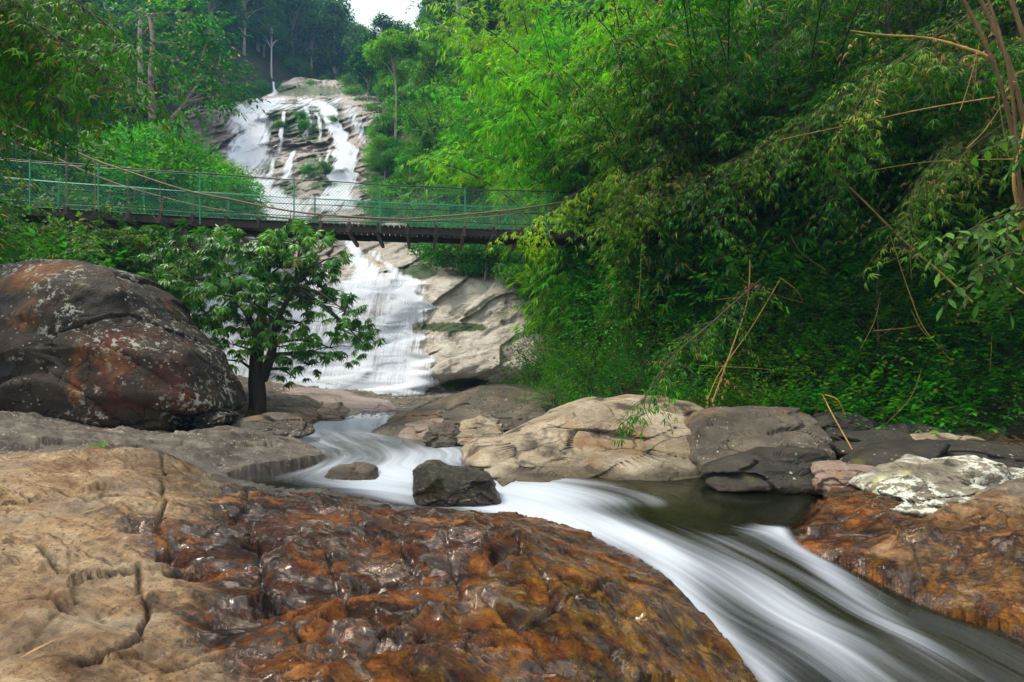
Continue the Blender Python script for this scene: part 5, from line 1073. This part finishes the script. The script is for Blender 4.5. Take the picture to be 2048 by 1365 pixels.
for k in range(8):
    r_ = np.random.default_rng(900+k); px = r_.uniform(1900, 2060); py = r_.uniform(-20, 330); a = r_.uniform(-2.4, -.5); l = r_.uniform(60, 150)
    pole('dry_twig', [(px, py, 6.2), (px+.5*l*math.cos(a), py+.5*l*math.sin(a)+8, 6.1), (px+l*math.cos(a), py+l*math.sin(a), 6.0)], .006, .003, B_DRY, 'bare tan side twig sprouting from the leaning brown bamboo bundle', 'twig', 'bare twigs on the bamboo bundle', False)
pole('leaning_bamboo', [(2060, 200, 5.6), (2040, 300, 5.6), (2028, 365, 5.6), (2050, 480, 5.7)], .010, .02, B_DRY, 'peeling pale stem curving at the very edge of the thicket', 'bamboo stem', dry=4)
rr_ = np.random.default_rng(77)
for k in range(26):
    px = rr_.uniform(1260, 2000); py = rr_.uniform(480, 800); d = np.interp(px, [1260, 1650, 2048], [11.6, 9.4, 8.4])+rr_.uniform(-.3, .8); a = rr_.normal(0, .9); l = rr_.uniform(60, 170)
    dx, dy = l*math.sin(a), l*math.cos(a)
    pole('dry_twig', [(px, py-dy*.5, d), (px+dx*.3, py, d-.1), (px+dx, py+dy*.5, d)], .003, .006, B_DRY, 'thin straw coloured twig tangled in the bank undergrowth', 'twig', 'straw twigs in the undergrowth', False)
for k in range(34):
    px = rr_.uniform(1380, 2060); d = np.interp(px, [1380, 1650, 2048], [9.9, 8.7, 7.7])+rr_.uniform(-.5, .5); x, y, z = at_ground(px, d); a = rr_.uniform(0, 6.3); l = rr_.uniform(.3, .9)
    m = MB(); A = np.array([[-.5, 0, .03], [0, .04, .10], [.5, 0, .05]])*[l, l, 1]; R_ = np.array([[math.cos(a), -math.sin(a), 0], [math.sin(a), math.cos(a), 0], [0, 0, 1]]); m.tube(A@R_.T, .006, 5)
    tag(link('fallen_cane', m.mesh('fallen_cane', B_DRY), None, (x, y, z+.03)), 'short fallen tan cane lying in the litter at the foot of the right bank', 'cane', 'fallen canes on the bank')
# ---- small things on the rocks
def loose_leaf(px, py, z, l, wd, rz, label, mat=L_DRY):
    g = G(px, py, z); zz = gz(g[0], g[1]); V, Q = leaf_geo(np.array([[0, 0, 0.]]), np.array([[math.cos(rz), math.sin(rz), .10]]), np.array([[0, 0, 1.]]), l, wd, .1, .05)
    o = link('fallen_leaf', mesh_np('fallen_leaf', V, Q, mat, False, {'tint': np.full(5, .9)}), None, (g[0], g[1], zz+.02)); tag(o, label, 'leaf')
loose_leaf(36, 1366, .28, .16, .022, 1.35, 'long straw yellow leaf lying on the tan rock near the camera')
loose_leaf(150, 1060, .4, .22, .012, 1.2, 'thin dry blade on the tan rock above the dark hollow')
loose_leaf(1880, 1105, .1, .22, .012, -.5, 'dry brown blade lying across the rusty slab')
loose_leaf(1560, 1365, .1, .1, .03, .4, 'dry leaf caught beside the chute')
loose_leaf(15, 925, .6, .2, .05, .3, 'reddish dry leaf on the grey slab under the huge boulder')
def grass(name, pts, n, h, label, mat, wd=.006, seed=1):
    r = np.random.default_rng(seed); pts = np.asarray(pts, float); i = r.integers(0, len(pts), n); o = pts[i, :3]+r.normal(0, 1, (n, 3))*np.array([1, .6, 0])*pts[i, 3:4]
    for k in range(n): o[k, 2] = max(float(hill(o[k:k+1, 0], o[k:k+1, 1])[0]), gz(o[k, 0], o[k, 1]))-.01
    d = np.stack([r.normal(0, .5, n), r.normal(0, .5, n), np.ones(n)], -1); V, Q = leaf_geo(o, d, np.stack([r.normal(0, 1, n), r.normal(0, 1, n), 0*d[:, 0]+.1], -1), h*r.uniform(.5, 1.2, n), wd, .1, .35)
    tag(link(name, mesh_np(name, V, Q, mat, False, {'tint': np.repeat(np.clip(r.normal(.5, .2, n), 0, .95), 5)})), label, 'grass', kind='stuff')
bank = [(*at_ground(px, np.interp(px, [1000, 1200, 1350, 1500, 1650], [14.2, 12.6, 11.3, 10.6, 9.8])-.25), .28) for px in range(1000, 1640, 18)]
grass('grass', bank, 3200, .26, 'short grass fringe along the foot of the right bank', L_LIME, .010, 3)
g1 = [(*G(172, 888, .64), .07), (*G(120, 882, .64), .04), (*G(195, 884, .64), .05)]
grass('grass', g1, 260, .07, 'tiny green grass tuft in a crack of the grey slab', L_LIME, .005, 4)
lit = [(*at_ground(px, np.interp(px, [1380, 1650, 2048], [10.6, 9.3, 8.2])-.5), .35) for px in range(1380, 2080, 20)]
r_ = np.random.default_rng(9); n = 5200; pts = np.array(lit)[r_.integers(0, len(lit), n)]; o_ = pts[:, :3]+r_.normal(0, 1, (n, 3))*[.35, .5, 0]
for k in range(n): o_[k, 2] = max(float(hill(o_[k:k+1, 0], o_[k:k+1, 1])[0]), gz(o_[k, 0], o_[k, 1]))+r_.uniform(.005, .05)
a_ = r_.uniform(0, 6.3, n); V, Q = leaf_geo(o_, np.stack([np.cos(a_), np.sin(a_), r_.normal(0, .25, n)], -1), np.stack([r_.normal(0, .4, n), r_.normal(0, .4, n), np.ones(n)], -1), r_.uniform(.08, .22, n), .022)
tag(link('leaf_litter', mesh_np('leaf_litter', V, Q, L_DRY, False, {'tint': np.repeat(r_.random(n), 5)})), 'brown bamboo leaf litter strewn along the foot of the right bank', 'leaf litter', kind='stuff')
# ------------------------------------------------------------------ air
for name in [o.name for o in COL.objects if o.type == 'EMPTY' and o.parent is None and 'label' not in o.keys()]:
    o = bpy.data.objects[name]
    for c in list(o.children): bpy.data.objects.remove(c)
    bpy.data.objects.remove(o)
HAZE = .0008
if HAZE > 0:
    s = N('forest_haze'); v = s.n('VolumePrincipled', Color=(.28, .60, 1.), Density=HAZE, Anisotropy=.15); s.t.links.new(v.outputs[0], s.out.inputs['Volume'])
    m = MB(); m.box((0, 130, 84), (300, 190, 94)); h = m.obj('haze', s.m); tag(h, 'pale blue humid haze hanging in the valley', 'haze', kind='stuff')
